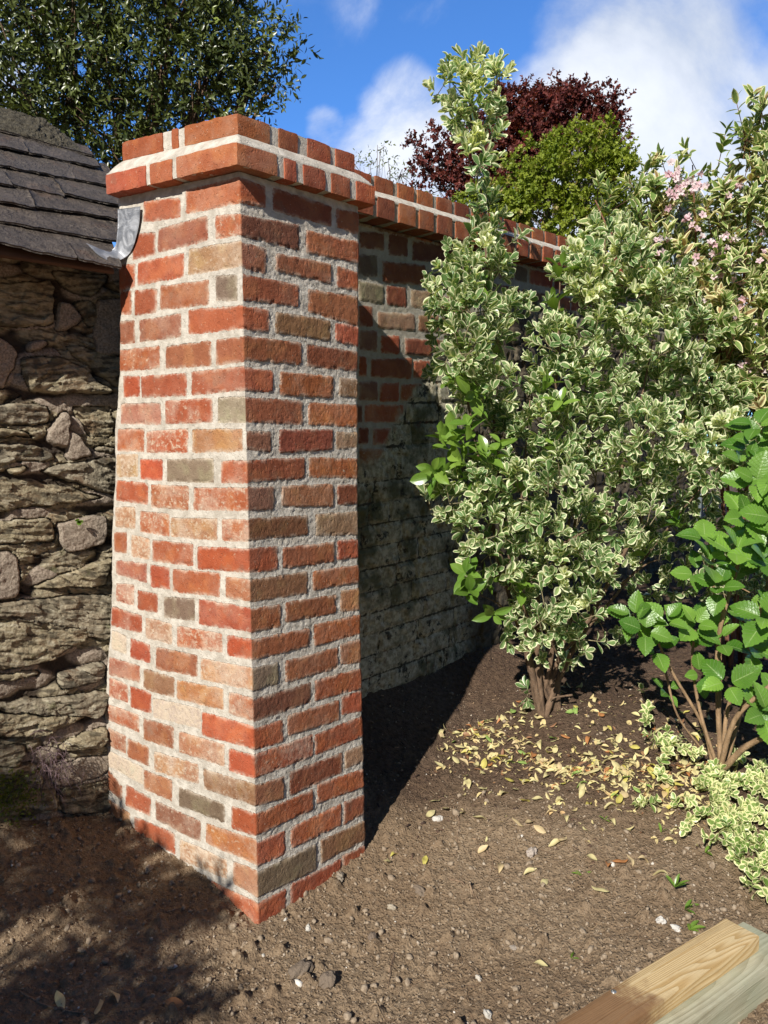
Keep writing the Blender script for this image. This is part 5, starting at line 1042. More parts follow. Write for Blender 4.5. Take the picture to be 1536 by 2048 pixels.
# ---- trees beyond
def tree(name, label, base, trunk_r, clumps, mats, tpl, leaf, per, k, ln, limbs, group=None, opp=False, barkm=None, per2=0, face=.3):
    t_ = thing(name, label, 'tree', base, group); base = np.array(base, float)
    LV = Leaves(); B, Dn = in_clumps(clumps, per, face=face); N = len(B); Dn = Dn+rng.normal(size=(N, 3))*.7*np.array([1, 1, .7])
    shoots(LV, None, B, Dn, ln*(.6+.8*rng.random(N)), k, leaf, np.clip(rng.normal(.4, .25, N), 0, 1), opp=opp, jit=.35, start=.05, open0=65, open1=35)
    if per2:
        B2, D2 = in_clumps(clumps, per2, face=-.5); shoots(LV, None, B2, D2, ln*np.ones(len(B2)), k, leaf, np.clip(rng.normal(.2, .2, len(B2)), 0, 1), opp=opp, jit=.4, start=.05)
    rel(LV.build('crown', tpl, mats, t_), t_)
    m_ = MB()
    fork = base+np.array([0, 0, limbs[0]]); m_.tube(curve([base-np.array([0, 0, .1]), (base+fork)/2+np.array([.04, 0, 0]), fork], 6), [trunk_r*1.25, trunk_r, trunk_r*.85], 9, jit=.1)
    rel(m_.build('trunk', barkm or M_barkg, t_), t_)
    m2 = MB()
    for q in limbs[1]:
        e = at(*q[:3]); mid = fork*.45+e*.55+np.array([rng.normal()*.12, 0, rng.normal()*.1]); stem(m2, [fork, mid, e], trunk_r*.45, trunk_r*.07, 6)
    idx = rng.choice(N, min(N, 260), replace=False)
    for i in idx:
        c = B[i]; j = limbs[1][int(np.argmin([np.linalg.norm(at(*q[:3])-c) for q in limbs[1]]))]; e = at(*j[:3]); s0 = fork*.25+e*.75 if rng.random() < .4 else e
        m2.tube(curve([s0, (s0+c)/2+rng.normal(size=3)*.04, c], 3), [trunk_r*.12, trunk_r*.05, trunk_r*.03], 4)
    rel(m2.build('branch', barkm or M_barkg, t_), t_); return t_
oakc = [(40,60,110,6.0),(150,40,120,6.0),(270,30,120,6.0),(380,30,110,6.0),(430,90,70,6.0),(60,170,110,6.0),(180,150,120,6.0),(300,150,110,6.0),(400,160,90,6.0),(120,260,100,6.1),(220,260,100,6.1),(320,250,90,6.1),(420,215,60,6.1),(30,-80,150,6.2),(200,-90,170,6.2),(360,-80,120,6.2),(470,20,34,6.,.9),(440,-20,50,6,.9),
        (490,100,36,5.95,.8),(540,90,26,5.95,.8),(575,85,20,5.95,.8),(600,95,12,5.95,.9),(548,60,12,5.95,.9),(480,160,40,5.95,.9),(530,150,26,5.95,.8),(565,165,22,5.95,.8),(500,200,30,5.95,.8),(545,215,18,5.95,.9),(565,235,12,5.95,.9),(470,240,30,6,.8),(520,225,16,5.95,.8),(200,330,60,6.1),(300,320,60,6.1),(190,350,40,6.1),(-80,80,150,6.1),(-80,260,150,6.3),(-120,-50,150,6.3),(60,330,80,6.3)]
oakc += [(520,60,34,5.95),(560,120,34,5.95),(500,130,50,5.95),(530,190,34,5.95),(450,150,60,6),(450,60,60,6.),(480,215,40,5.95),(595,90,14,5.95),(555,75,18,5.95),(520,240,20,5.95),(430,-40,70,6.),(480,40,30,6.)]
tree('evergreen_oak', 'large dark evergreen tree with small glossy leaves rising behind the slate roof', (-2.3, 6.2, .3), .14, oakc, M_oak, T_simple, .058, 36, 9, .17,
     (1.4, [(250,150,6.1),(150,60,6.1),(60,200,6.1),(350,60,6.0),(430,120,6.0),(540,110,5.95),(530,190,5.95),(300,260,6.1),(430,220,6.0),(100,-60,6.2),(-60,150,6.2)]), barkm=M_bark)
mapc = [(1020,225,34,8.4,.8),(1075,215,34,8.4,.9),(1130,225,36,8.4,.9),(1180,245,36,8.4,.9),(1210,262,20,8.4,.8),(1050,260,52,8.4),(1120,275,56,8.4),(1180,290,44,8.4),(990,290,40,8.4,.8),(1040,320,55,8.4),(960,330,40,8.4,.8),(900,345,30,8.4,.7),(870,300,24,8.4,.6),(850,330,26,8.4,.7),(830,290,12,8.4,.7),(865,270,12,8.4,.7),(1000,205,18,8.4,.6),(1060,200,14,8.4,.7),(1100,200,14,8.4,.7),(880,375,34,8.4,.7),(940,385,40,8.4,.7),(1000,370,50,8.4),(1080,370,60,8.4),(925,300,22,8.4,.6),(840,365,16,8.4,.5)]
mapc = split([(c[0], c[1]-4, c[2]*1.15)+tuple(c[3:]) for c in mapc]+[(830,320,14,8.4,.6),(815,290,8,8.4,.6),(845,385,20,8.4,.6),(1225,250,18,8.4,.7),(1160,205,18,8.4,.7),(1000,240,30,8.4,.9),(1190,245,46,8.4,.9),(1130,225,46,8.4,.9),(1065,225,46,8.4,.9),(1215,270,30,8.4,.9),(960,310,40,8.4,.8)], 5, .65)
tree('japanese_maple', 'dark red leaved tree with an open branching crown beyond the garden wall', (1.75, 8.5, .4), .07, mapc, M_maple, [leaf_tpl(.8, .5, 3, .4, .2, 3, .3), leaf_tpl(.5, .5, 3, .3, .3, 3, .3)], .043, 78, 9, .09,
     (1.5, [(1020,240,8.4),(1080,230,8.4),(1140,245,8.4),(1190,270,8.4),(960,320,8.4),(880,330,8.4),(850,300,8.4),(1060,300,8.4),(1120,320,8.4),(900,370,8.4)]))
limc = [(1110,285,20,7.2,.8),(1150,275,22,7.2,.9),(1200,290,34,7.2,.9),(1240,310,24,7.2,.9),(1255,340,18,7.2,.9),(1100,315,40,7.2),(1160,320,50,7.2),(1220,340,44,7.2),(1080,350,46,7.2),(1030,365,36,7.2,.9),(990,370,26,7.2,.8),(1140,375,60,7.2),(1210,395,56,7.2),(1050,405,50,7.2),(1000,410,40,7.2),(1110,430,60,7.2),(1180,450,60,7.2),(1240,430,40,7.2),(1060,300,14,7.2,.6),(965,395,22,7.2,.7),(1000,440,50,7.2),(1250,480,50,7.2),(1100,480,60,7.2)]
limc = split(limc, 5, .62)
tree('yellow_green_tree', 'small bushy tree with bright yellow green leaves in front of the dark red tree', (1.95, 7.3, .4), .05, limc, M_lime, T_round, .037, 78, 10, .07,
     (1.2, [(1160,320,7.2),(1220,350,7.2),(1080,350,7.2),(1010,390,7.2),(1140,400,7.2),(1200,430,7.2),(1050,420,7.2)]), per2=8)
farc = [(735,325,20,15,.4),(755,315,20,15,.4),(770,330,26,15,.6),(715,320,16,15,.4),(790,345,24,15,.6),(740,345,34,15,.8),(700,340,24,15,.8),(760,290,14,15,.2),(780,300,10,15,.2),(820,370,30,15,.8),(790,380,40,15,1)]
tree('distant_shrub_tree', 'faint olive green bushy treetop far off above the end of the pillar cap', (.0, 15.2, .35), .08, farc, M_far, T_simple, .075, 24, 7, .28,
     (1.6, [(740,330,15),(760,300,15),(780,340,15),(710,330,15),(755,290,15),(800,350,15)]))
grc = [(910,385,24,10,.9),(940,375,18,10,.8),(960,390,30,10,1),(900,400,30,10,1),(1290,440,40,10,1),(1330,420,30,10,1),(1300,480,60,10,1),(1400,470,60,10,1),(1480,470,80,10,1),(1420,540,80,10,1),(1250,470,50,8.8,1),(1330,460,46,8.8,1),(1400,480,50,8.8,1),(1480,480,60,8.8,1),(1540,500,70,8.8,1),(1540,600,80,8.8,1),(1400,840,80,10,1),(1480,850,90,10,1),(1560,860,90,10,1),(1320,830,80,10,1),(1450,760,80,10,1),(1600,800,100,10,1),(1580,720,90,8.8,1),(1500,760,80,8.8,1),(1460,600,80,8.8,1),(1380,600,80,8.8,1),(1540,700,80,8.8,1)]
tree('hedge_tree', 'soft mid green hedge top glimpsed low between the red tree and the wall coping', (2.6, 10.3, .4), .08, grc, M_far, T_simple, .06, 34, 8, .18, (1.0, [(920,395,10),(960,400,10),(1300,480,10),(1400,500,10)]))

# glimpse of a greenhouse beyond the flowers
gh_ = thing('greenhouse', 'pale glazed greenhouse roof glimpsed through the pink flowering shrub', 'greenhouse', (4.3, 9.2, .35))
def gl_mat():
    m, t, b = mat("greenhouse_glass"); b.inputs['Base Color'].default_value = (.30, .36, .38, 1); b.inputs['Roughness'].default_value = .15; b.inputs['Specular IOR Level'].default_value = .8; return m
M_gl = gl_mat(); M_al, ta_, ba_ = mat("white_metal"); ba_.inputs['Base Color'].default_value = (.7, .7, .7, 1); ba_.inputs['Roughness'].default_value = .4
g1 = MB(); g2_ = MB(); gz0 = at(1385, 352, 9.2)[2]; gx0 = at(1385, 352, 9.2)[0]; o = np.array([gx0, 9.2, gz0])
fx_, bx_ = np.array([1.1, 0, -.75]), np.array([-.35, 0, -.45])
for side, e in (('a', np.array([.25, .0, -.42])), ('b', np.array([-.18, .0, -.42]))):
    g1.box(o+np.array([0, 0, -.02]), e, np.array([0, 2.4, 0]), np.array([0, 0, -.008]))
    for k in range(5): g2_.box(o+np.array([0, .6*k-.012, -.015]), e, np.array([0, .024, 0]), np.array([0, 0, .03]))
    foot = o+e; g1.box(foot+np.array([0, .05, -.02]), np.array([0, 2.3, 0]), np.array([.008, 0, 0]), np.array([0, 0, -(foot[2]-.40)]))
g2_.box(o+np.array([-.02, -.02, -.01]), np.array([.04, 0, 0]), np.array([0, 2.45, 0]), np.array([0, 0, .04]))
o_ = g1.build('glass', M_gl, gh_, False); rel(o_, gh_); o_ = g2_.build('frame', M_al, gh_, False); rel(o_, gh_)

# the leafy tree behind the camera whose shade falls across the lower left
shc = []
tt = 2.6
SHD = [(60,1690,60),(150,1715,50),(225,1720,38),(272,1740,22),(405,1784,28),(428,1794,14),(365,1806,20),(320,1812,22),(345,1836,18),(275,1815,24),(215,1800,26),(388,1832,16),(110,1775,42),(20,1790,45),(50,1965,60),(150,1965,46),(235,1955,34),(300,1950,34),(350,1985,22),(300,2035,40),(180,2035,48),(60,2040,60),(370,2045,20),(60,1610,50),(150,1590,40),(170,1650,50),(215,1640,25)]
def shade_clumps():
    out = []
    for px, py, r in SHD:
        g = hz(px, py, -.05)
        for _ in range(3): g = hz(px, py, float(gz(g[0], g[1])))
        out.append((g+SUNV*(tt+.25*rng.normal()), r/FPX*g[1]*.82))
    return out
SCL = shade_clumps(); cx = np.mean([c[0] for c in SCL], 0); sbse = (float(cx[0])-.5, float(cx[1])-.5, float(gz(cx[0]-.5, cx[1]-.5)))
sh = thing('shade_tree', 'leafy garden tree behind the viewer that casts the shade at lower left', 'tree', sbse)
LV = Leaves(); mb = MB(); ctr = np.array(sbse)+np.array([0, 0, .8]); mb.tube(curve([np.array(sbse)-[0, 0, .1], ctr], 4), [.05, .04], 8); rel(mb.build('trunk', M_bark, sh), sh); mb = MB()
for c, r in SCL:
    n = int(130*(r/.12)**2)+14; d = norm(rng.normal(size=(n, 3))); B = c+d*(r*rng.random(n)**.5)[:, None]
    shoots(LV, None, B, d+rng.normal(size=(n, 3))*.4, .05+.04*rng.random(n), 5, .05, rng.random(n), opp=False)
    stem(mb, [ctr, ctr*.4+c*.6+np.array([0, 0, .05]), c], .016, .004, 5)
rel(LV.build('crown', T_simple, M_oak, sh), sh); rel(mb.build('branch', M_bark, sh), sh)
# ------------------------------------------------------------------ timbers, bottom right
tl, tr_, br_, bl_ = hz(1230, 1972, .10), hz(1451, 1835, .10), hz(1504, 1882, .10), hz(1290, 2043, .10)
du = tr_-tl; du[2] = 0; du /= np.linalg.norm(du); dv = np.array([du[1], -du[0], 0]); wid = float(np.dot(br_-tr_, dv))
m, t, b, c, x, fi, rg, co = wood_mat("new_pine_board", (.66, .50, .27), (.50, .33, .14), 11)
wet = t.ramp(t.math('ADD', x, t.math('MULTIPLY', t.math('SUBTRACT', t.noise(co, 22, 4, .6), .5), .22)), .90, .80)
c = t.mix(t.math('MULTIPLY', wet, .88), c, t.mix(t.noise(co, 30, 4, .7), (.14, .065, .03), (.25, .13, .06)))
kn = t.ramp(t.voro(t.scalev(co, 1, 1, 1), 9), .10, .02, 0, .6); c = t.mix(kn, c, (.22, .10, .03))
M_board = fin_wood(m, t, b, c, fi, rg)
m, t, b, c, x, fi, rg, co = wood_mat("treated_sleeper", (.47, .45, .32), (.36, .34, .23), 6); c = t.mix(t.ramp(t.noise(co, 6, 3, .6), .4, .65, 0, .4), c, (.30, .33, .22)); M_sleep = fin_wood(m, t, b, c, fi, rg)
Lb = 1.25
bo = thing('pine_board', 'yellow pine board with a wet brown end and a screw, lying on the greenish timber', 'board', tuple(tr_-du*.5))
rel(plank('board', tr_-du*Lb+np.array([0, 0, -.038]), du*Lb, dv*wid, [0, 0, .038], M_board, bo, .003), bo)
so = tl-du*.0; sl_ = thing('timber_sleeper', 'thick greenish pressure treated timber sleeper under the yellow board in the corner', 'timber', tuple(tr_-du*.4))
rel(plank('sleeper', tr_-du*(Lb+.1)-dv*.002+np.array([0, 0, -.168]), du*(Lb+.1+.085), dv*(wid+.045), [0, 0, .128], M_sleep, sl_, .005), sl_)
M_st, _, bs_ = mat("zinc_screw"); bs_.inputs['Base Color'].default_value = (.45, .44, .42, 1); bs_.inputs['Metallic'].default_value = .8; bs_.inputs['Roughness'].default_value = .4
sc_ = MB(); p = hz(1224, 1981, .1)+dv*.004; sc_.tube([p-[0, 0, .01], p+[0, 0, .0008], p+[0, 0, .0014]], [.004, .006, .0045], 16); sc_.box(p+np.array([-.004, -.0007, .0012]), [.008, 0, 0], [0, .0014, 0], [0, 0, .0006]); sc_.box(p+np.array([-.0007, -.004, .0012]), [.0014, 0, 0], [0, .008, 0], [0, 0, .0006]); rel(sc_.build('screw', M_st, bo, False), bo)

# ------------------------------------------------------------------ loose stones, clods and chips
def blob_tpl(sub=1):
    import bmesh
    bm = bmesh.new(); bmesh.ops.create_icosphere(bm, subdivisions=sub, radius=1); V = np.array([v.co[:] for v in bm.verts]); F = np.array([[v.index for v in f.verts] for f in bm.faces]); bm.free(); return V, F
def scatter(n, region, size, material, name, label, cat, sub=1, flat=.6, sink=.3, amp=.35, colour=None):
    BV, BF = blob_tpl(sub); x, y, s = region(n); n = len(x); z = gh(x, y); Vs = []
    rot = rng.normal(size=(n, 3, 3)); rot = np.linalg.qr(rot)[0]
    nv_ = len(BV); jit = 1+amp*(rng.random((n, nv_))-.5)*2; Vx = BV[None]*jit[..., None]*(np.array([1, .8, .65])[None, None]*(1+.3*(rng.random((n, 1, 3))-.5)))
    Vx = np.einsum('nij,nkj->nki', rot, Vx)*s[:, None, None]; Vx[..., 2] *= flat+.3; Vx += np.stack([x, y, z+s*(.5-sink)], 1)[:, None]
    F = (BF[None]+(np.arange(n)*nv_)[:, None, None]).reshape(-1, 3)
    o = mesh_obj(name, Vx.reshape(-1, 3), F, material, None, {'rnd': np.repeat(rng.random(n), nv_), 'mulch': np.repeat(mulch(x, y), nv_)}, True); tag(o, label, cat, kind='stuff'); return o
def reg_soil(n):
    x = rng.uniform(-1.1, 1.2, n); y = rng.uniform(1.4, 3.3, n); k = rng.random(n) > mulch(x, y)*.85
    dd = (x-C0[0])*dR[0]+(y-C0[1])*dR[1]; ee = (x-C0[0])*nR[0]+(y-C0[1])*nR[1]; k &= ~((dd > -.02) & (dd < .6) & (ee < .0) & (ee > -.6))
    x, y = x[k], y[k]; s = .0026*np.exp(rng.normal(size=len(x))*.58); s = np.clip(s, .0016, .016); return x, y, s
def stone_scatter_mat():
    m, t, b = mat("loose_clod"); co = obco(t); rn = t.attr('rnd'); n2 = t.noise(co, 120, 4, .7)
    c = t.mix(t.ramp(n2, .3, .7), (.21, .155, .105), (.37, .295, .21)); c = t.mix(t.ramp(rn, .94, .97), c, (.42, .35, .27)); c = t.mix(t.ramp(rn, .990, .994), c, (.66, .62, .55))
    t.put(b.inputs['Base Color'], c); b.inputs['Roughness'].default_value = .95; t.put(b.inputs['Normal'], t.bump(n2, .003, 1)); return m
M_clod = stone_scatter_mat()
scatter(15000, reg_soil, None, M_clod, 'soil_clods', 'small brown soil crumbs and grit covering the dug ground', 'soil crumbs')
# bark chips and straw in the bed
def chips():
    mb = MB(); n = 2600
    x = rng.uniform(-.1, 2.0, n); y = rng.uniform(2.2, 4.2, n); k = rng.random(n) < mulch(x, y)*1.0+.06; x, y = x[k], y[k]; z = gh(x, y)
    for i in range(len(x)):
        a = rng.random()*6.28; L = .006+.022*rng.random()**2; w = .0015+.004*rng.random(); d = np.array([math.cos(a), math.sin(a), .25*rng.normal()]); e = np.array([-math.sin(a), math.cos(a), .3*rng.normal()])
        mb.box(np.array([x[i], y[i], z[i]+.001])-d*L/2, d*L, e*w, np.array([0, 0, .0015+.002*rng.random()]), rng.random())
    m, t, b = mat("bark_chip"); rn = t.attr('rnd'); c = t.mix(rn, (.045, .025, .018), (.15, .085, .055)); c = t.mix(t.ramp(rn, .86, .93), c, (.33, .22, .13)); t.put(b.inputs['Base Color'], c); b.inputs['Roughness'].default_value = .9
    tag(mb.build('bark_mulch', m, None, False), 'dark bark chips and dry scraps mulching the bed under the shrubs', 'mulch', kind='stuff')
chips()
def roots():
    mb = MB()
    for i in range(420):
        px, py = (rng.uniform(760, 1350), rng.uniform(1560, 2040)) if rng.random() < .8 else (rng.uniform(200, 900), rng.uniform(1750, 2040)); p = hz(px, py, 0); p = hz(px, py, float(gz(p[0], p[1])))
        a = rng.random()*6.28; L = .02+.05*rng.random(); pts = []
        q = p[:2].copy()
        for k in range(6): pts.append(q.copy()); a += rng.normal()*.5; q = q+L/5*np.array([math.cos(a), math.sin(a)])
        pts = np.array(pts); z = gh(pts[:, 0], pts[:, 1])+.002+.004*rng.random(); mb.tube(np.column_stack([pts, z]), [.0006, .0004], 3, rng.random())
    m, t, b = mat("dry_rootlet"); t.put(b.inputs['Base Color'], t.mix(t.attr('rnd'), (.20, .12, .07), (.42, .30, .18))); b.inputs['Roughness'].default_value = .9
    tag(mb.build('dry_rootlets', m, None), 'fine dry rootlets tangled over the soil in front of the shrubs', 'rootlets', kind='stuff')
roots()
M_root = bark_mat("root_bark", (.16, .10, .06), (.32, .22, .14), 80)
for px, lab in [([(905,1610),(918,1650),(914,1690),(912,1722)], 'thin wavy brown root lying on the lit soil right of the pillar'), ([(898,1772),(930,1785),(955,1812),(962,1835)], 'pale bent root end on the soil just left of the small stones, lower centre'),
                ([(778,1945),(790,1905),(775,1975)], 'pale forked rootlet standing from the soil near the bottom centre'), ([(968,1700),(985,1735),(980,1758)], 'short dark root poking from the soil below the fallen leaves'),
                ([(40,2010),(110,2030),(180,2040),(230,2047)], 'long dry stalk lying in the shade at the bottom left corner')]:
    pts = []
    for a, b_ in px: p = hz(a, b_, 0); p = hz(a, b_, float(gz(p[0], p[1]))); pts.append([p[0], p[1], 0])
    pts = curve(pts, 6); pts[:, 2] = gh(pts[:, 0], pts[:, 1])+.002; mb = MB(); mb.tube(pts, [.0028, .002, .001], 6, jit=.3); tag(mb.build('root', M_root), lab, 'root')
# named stones
def stone(px, py, r, col, lab, name='stone'):
    V, F = blob_tpl(4); p = hz(px, py, 0)
    for _ in range(3): p = hz(px, py, float(gh(p[0], p[1])))
    s = r/FPX*np.linalg.norm(p-E0); h = V*2.1+px*.37; V = V*(1+.55*fbm(h[:, 0]+h[:, 2]*.8, h[:, 1]-h[:, 2]*.6, 4)*2)[:, None]; q = np.linalg.qr(rng.normal(size=(3, 3)))[0]; V = (V*np.array([1, .75, .6]))@q*s; V[:, 2] *= .8
    m, t, b = mat("stone_"+name); co = obco(t); t.put(b.inputs['Base Color'], t.mix(t.noise(co, 90, 4, .7), tuple(np.array(col)*.75), tuple(np.minimum(np.array(col)*1.2, .9)))); b.inputs['Roughness'].default_value = .85; t.put(b.inputs['Normal'], t.bump(t.noise(co, 150, 4, .7), .006, 1))
    tag(mesh_obj(name, V+p+[0, 0, s*.25], F, m), lab, 'stone')
W_ = (.55, .52, .46); G_ = (.34, .29, .24)
for a in [(616,1857,6,W_,'small white stone on the soil just below the pillar corner, nearest to it'), (571,1840,4,W_,'tiny white chip on the soil hard against the foot of the pillar'), (527,1912,4,W_,'white speck of stone on the soil below and left of the other white pieces'),
          (1064,1708,13,(.45,.38,.32),'flat pinkish grey stone lying among the fallen leaves, right of centre'), (1027,1898,8,G_,'grey pebble half sunk in the bare soil, lower centre'), (784,1817,8,(.42,.36,.27),'smooth tan pebble on the soil to the right of the pillar foot'),
          (745,1878,11,(.20,.15,.11),'dark brown clod of earth near the bottom centre'), (840,1785,14,(.21,.16,.115),'round brown clod standing up on the lit soil right of the pillar'), (601,1946,22,(.19,.145,.105),'large lumpy earth clod in the lower middle'), (655,1965,17,(.19,.145,.105),'lumpy earth clod just right of the largest clod'),
          (680,1755,10,(.30,.25,.19),'angular grey stone against the right hand foot of the pillar'), (975,2030,8,W_,'white stone at the bottom edge right of centre'), (875,1640,9,(.60,.56,.50),'chalky white patch of stone left of the fallen leaves'), (1322,1845,10,(.66,.63,.58),'white mortar crumb on the soil just above the pine board'),
          (1352,1858,8,(.66,.63,.58),'white mortar crumb nearest the end of the pine board'), (345,1768,8,(.28,.23,.18),'brown pebble on the lit soil at the left face of the pillar'), (298,1741,9,(.26,.21,.165),'rough stone between the tree shade and the left foot of the pillar'), (957,1958,6,(.55,.50,.42),'small tan chip lying left of the pine board')]: stone(*a)

# ------------------------------------------------------------------ fallen leaves: one mesh per kind, then copies
def fallen_mat(name, c1, c2):
    m, t, b = mat(name); co = obco(t); rim = t.attr('rim'); n1 = t.noise(co, 60, 4, .6)
    c = t.mix(t.ramp(n1, .35, .65), c1, c2); c = t.mix(t.ramp(n1, .62, .74, 0, .6), c, (.26, .14, .06)); t.put(b.inputs['Base Color'], c); b.inputs['Roughness'].default_value = .55
    tr = t.new('ShaderNodeBsdfTranslucent'); t.put(tr.inputs[0], c); ms = t.new('ShaderNodeMixShader'); ms.inputs[0].default_value = .2; t.l.new(b.outputs[0], ms.inputs[1]); t.l.new(tr.outputs[0], ms.inputs[2]); t.l.new(ms.outputs[0], t.n['Material Output'].inputs[0]); return m
FM = [fallen_mat("fallen_pale", (.62, .52, .22), (.66, .60, .34)), fallen_mat("fallen_yellow", (.56, .46, .08), (.60, .56, .18)), fallen_mat("fallen_tan", (.60, .44, .22), (.66, .54, .32)), fallen_mat("fallen_orange", (.45, .17, .06), (.52, .26, .10)), fallen_mat("fallen_green", (.16, .34, .04), (.42, .50, .18))]
FLAB = ['pale cream fallen leaf on the dark soil under the variegated shrub', 'clear yellow fallen leaf on the dark soil under the variegated shrub', 'dry tan fallen leaf on the dark soil under the variegated shrub', 'orange brown fallen leaf on the dark soil under the variegated shrub', 'still green fallen leaf on the dark soil under the variegated shrub']
FGRP = ['pale fallen leaves', 'yellow fallen leaves', 'tan fallen leaves', 'orange fallen leaves', 'green fallen leaves']
protos = {}
def fallen(kind, var, x, y, size, first):
    key = (kind, var)
    if key not in protos:
        V, F, rim = leaf_tpl([.44, .5, .38][var], .52, 8, [.5, -.3, .8][var], [.25, -.2, .5][var], 5, .2); V = V-np.array([.5, 0, -.05]); V[:, 2] += .05*np.sin(V[:, 0]*7+var)*1.0
        me_o = mesh_obj('fallen_leaf', V, F, FM[kind], None, {'rim': rim, 'rnd': np.full(len(V), .5)}); protos[key] = me_o; o = me_o
    else: o = protos[key].copy(); COL.objects.link(o)
    o.location = (x, y, float(gh(x, y))+size*.14+.002); o.scale = (size,)*3; o.rotation_euler = (rng.normal()*.3, rng.normal()*.3, rng.random()*6.28)
    kn = ['pale cream', 'clear yellow', 'dry tan', 'orange brown', 'still green'][kind]
    if x < -.15: tag(o, kn+' dead leaf on the shaded soil at lower left', 'fallen leaf', kn+' leaves in the shade')
    elif y < 2.52: tag(o, kn+' stray leaf lying alone on the bare lit soil, away from the litter', 'fallen leaf', kn+' stray leaves')
    else: tag(o, FLAB[kind], 'fallen leaf', FGRP[kind])
nleaf = 0
traced = [(965,1580,0),(1050,1602,1),(1118,1567,0),(1098,1620,2),(965,1706,2),(1060,1755,0),(1088,1770,0),(1000,1737,2),(1080,1664,2),(1035,1655,2),(1125,1685,2),(990,1500,1),(935,1485,1),(1025,1495,4),(1165,1500,4),(952,1525,0),(862,1400,0),(960,1645,0),(870,1605,0),(1178,1573,1),(1240,1573,1),(1270,1572,2),(1235,1555,4),(1220,1590,0),(1295,1565,0),(850,1727,1),(790,1495,1),(775,1505,0),(1080,1935,0),(1130,1630,0),(1222,1640,0),(1200,1790,0),(1290,1730,2),(1240,1730,3),(1216,1735,3),(1182,1722,0),(1260,1728,2),(1320,1755,0),(893,1440,0),(925,1630,0),(1010,1590,0),(1060,1650,2),(1110,1690,0),(880,1530,0),(1020,1550,1),(1320,1590,3),(230,2000,2),(350,2025,3),(120,2010,0),(200,2030,2)]
for px, py, kd in traced:
    p = hz(px, py, .0)
    for _ in range(3): p = hz(px, py, float(gz(p[0], p[1])))
    fallen(kd, int(rng.integers(3)), p[0], p[1], .038+.018*rng.random(), False); nleaf += 1
k = 0
while nleaf < 520 and k < 20000:
    k += 1; px = rng.uniform(870, 1420); py = rng.uniform(1340, 1640)
    # the litter lies thickest below the stems and thins towards the viewer
    line = 1465+(px-1000)*.22; dens = math.exp(-((py-line)/85)**2) if py > line else math.exp(-((py-line)/90)**2)
    if rng.random() > dens*(1 if px > 930 else .3): continue
    p = hz(px, py, .1)
    for _ in range(3): p = hz(px, py, float(gz(p[0], p[1])))
    fallen(int(rng.choice([0, 0, 0, 0, 0, 1, 1, 2, 3, 4])), int(rng.integers(3)), p[0], p[1], .028+.024*rng.random(), False); nleaf += 1
    if nleaf >= 290: break
# the finer litter between them
LF = Leaves(); n = 0
xs = []; 
while len(xs) < 1300:
    px = rng.uniform(880, 1480); py = rng.uniform(1320, 1720); line = 1470+(px-1000)*.22; dens = math.exp(-((py-line)/(110 if py > line else 110))**2)
    if rng.random() > dens*(1 if px > 920 else .35)*min(1, max(0, (1470-px)/60)+.2): continue
    p = hz(px, py, .1); p = hz(px, py, float(gz(p[0], p[1]))); xs.append(p[:2])
xs = np.array(xs); N = len(xs); z = gh(xs[:, 0], xs[:, 1])+.004; a = rng.normal(size=(N, 3)); a[:, 2] *= .25; nn2 = rng.normal(size=(N, 3))*.3+[0, 0, 1]
LF.add(np.column_stack([xs, z]), a, nn2, .010+.026*rng.random(N), rng.random(N))
m, t, b = mat("leaf_litter"); rn = t.attr('rnd'); c = t.mix(t.ramp(rn, .0, .5), (.60, .54, .26), (.58, .46, .22)); c = t.mix(t.ramp(rn, .78, .9), c, (.48, .30, .14)); c = t.mix(t.ramp(rn, .86, .92), c, (.24, .12, .06)); t.put(b.inputs['Base Color'], c); b.inputs['Roughness'].default_value = .6
tag(LF.build('leaf_litter', [leaf_tpl(.5, .5, 5, .5, .3, 5, .2), leaf_tpl(.4, .5, 5, -.5, -.3, 5, .2)], m, None), 'thick litter of small broken yellow and tan leaves below the variegated shrub', 'leaf litter', kind='stuff')

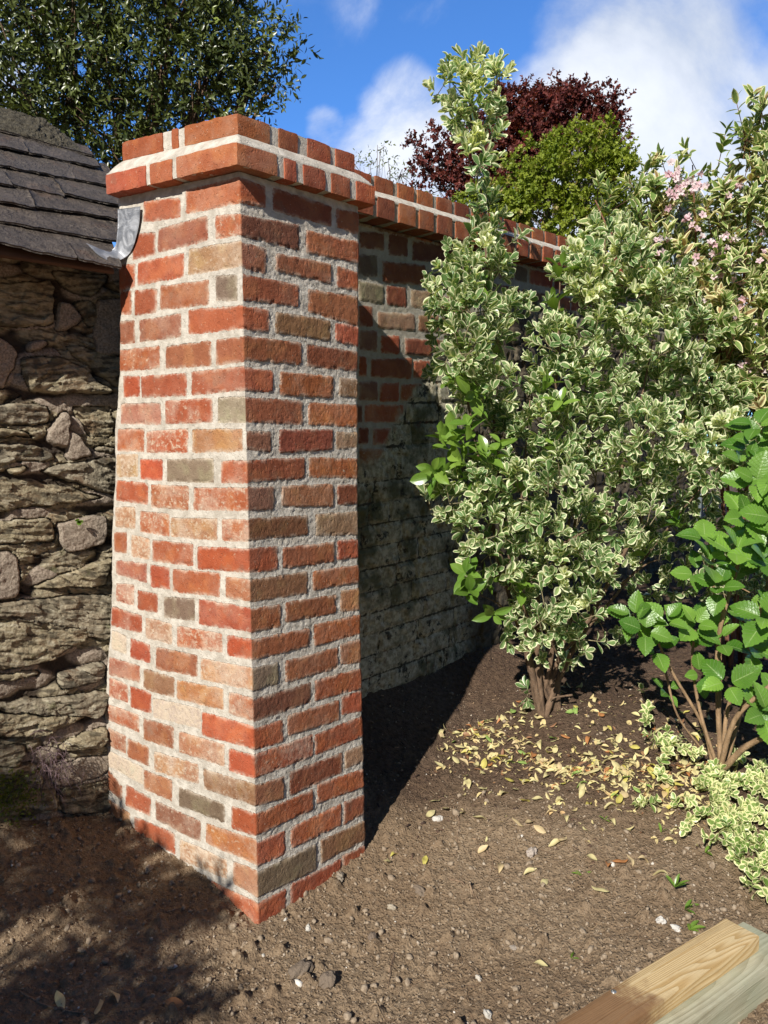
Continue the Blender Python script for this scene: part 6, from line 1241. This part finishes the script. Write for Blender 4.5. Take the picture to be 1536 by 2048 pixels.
# ------------------------------------------------------------------ little weeds
wlab = ['three leaved green weed on bare soil right of centre', 'lone oval green seedling left of the creeping ground cover', 'grassy green weed tuft above the pine board', 'broad leaved green weed just above the pine board', 'small green sprig beside the end of the timber', 'single green weed leaf on the soil, lower centre right', 'tiny dark green seedling near the fallen leaves', 'spiky weed between the ground cover and the timbers']
for i, (px, py, n, sz) in enumerate([(1165,1752,3,.035),(1322,1665,2,.03),(1350,1775,7,.04),(1370,1820,6,.04),(1378,1860,4,.035),(1143,1918,2,.03),(1210,1640,3,.018),(1410,1705,4,.03)]):
    p = hz(px, py, 0)
    for _ in range(3): p = hz(px, py, float(gh(p[0], p[1])))
    L = Leaves(); d = np.stack([rng.normal(size=n), rng.normal(size=n)*.8-.2, .35+.5*rng.random(n)], 1); L.add(np.repeat(p[None], n, 0), d, np.cross(np.cross(d, [0, 0, 1.]), d), sz*(.7+.6*rng.random(n)), rng.random(n))
    o = L.build('weed', [leaf_tpl(.30, .55, 6, .4, .2, 5, .2)], M_green, None); tag(o, wlab[i], 'weed')
# seedling and dry fern in the stone wall
p = hit(156, 1043, SJ+.03*SN, SN); L = Leaves(); d = rng.normal(size=(6, 3))*.6+SN; L.add(np.repeat(p[None], 6, 0), d, np.array([0, 0, 1.])+rng.normal(size=(6, 3))*.3, np.full(6, .02), rng.random(6)); tag(L.build('seedling', T_round, M_green, None), 'tiny round leaved green seedling growing from a joint in the stone wall', 'seedling')
mb = MB()
for i in range(130):
    px, py = 108+rng.normal()*20, 1530+rng.normal()*25; q = hit(px, py, SJ+.05*SN, SN); d = norm(rng.normal(size=3)*.7+SN*.8+np.array([0, 0, -.5])); L_ = .02+.05*rng.random(); mb.tube([q, q+d*L_*.5+[0, 0, .006], q+d*L_+[0, 0, -.012]], [.0012, .0006], 4, rng.random())
m, t, b = mat("dead_plant"); t.put(b.inputs['Base Color'], t.mix(t.attr('rnd'), (.05, .028, .032), (.22, .15, .16))); b.inputs['Roughness'].default_value = .9
tag(mb.build('withered_plant', m, None), 'tangled dark purple brown withered plant hanging from the foot of the stone wall', 'dead plant')
L = Leaves(); n = 500; px = 20+rng.normal(size=n)*28; py = 1590+rng.normal(size=n)*26; q = np.array([hit(a, b_, SJ+.035*SN, SN) for a, b_ in zip(px, py)]); L.add(q, rng.normal(size=(n, 3))+SN*.6, rng.normal(size=(n, 3))*.4+SN, np.full(n, .010), rng.random(n))
tag(L.build('moss', T_round, leaf_mat("moss_leaf", (.09, .12, .015), (.22, .24, .03), None), None), 'small cushion of yellow green moss at the foot of the stone wall', 'moss', kind='stuff')
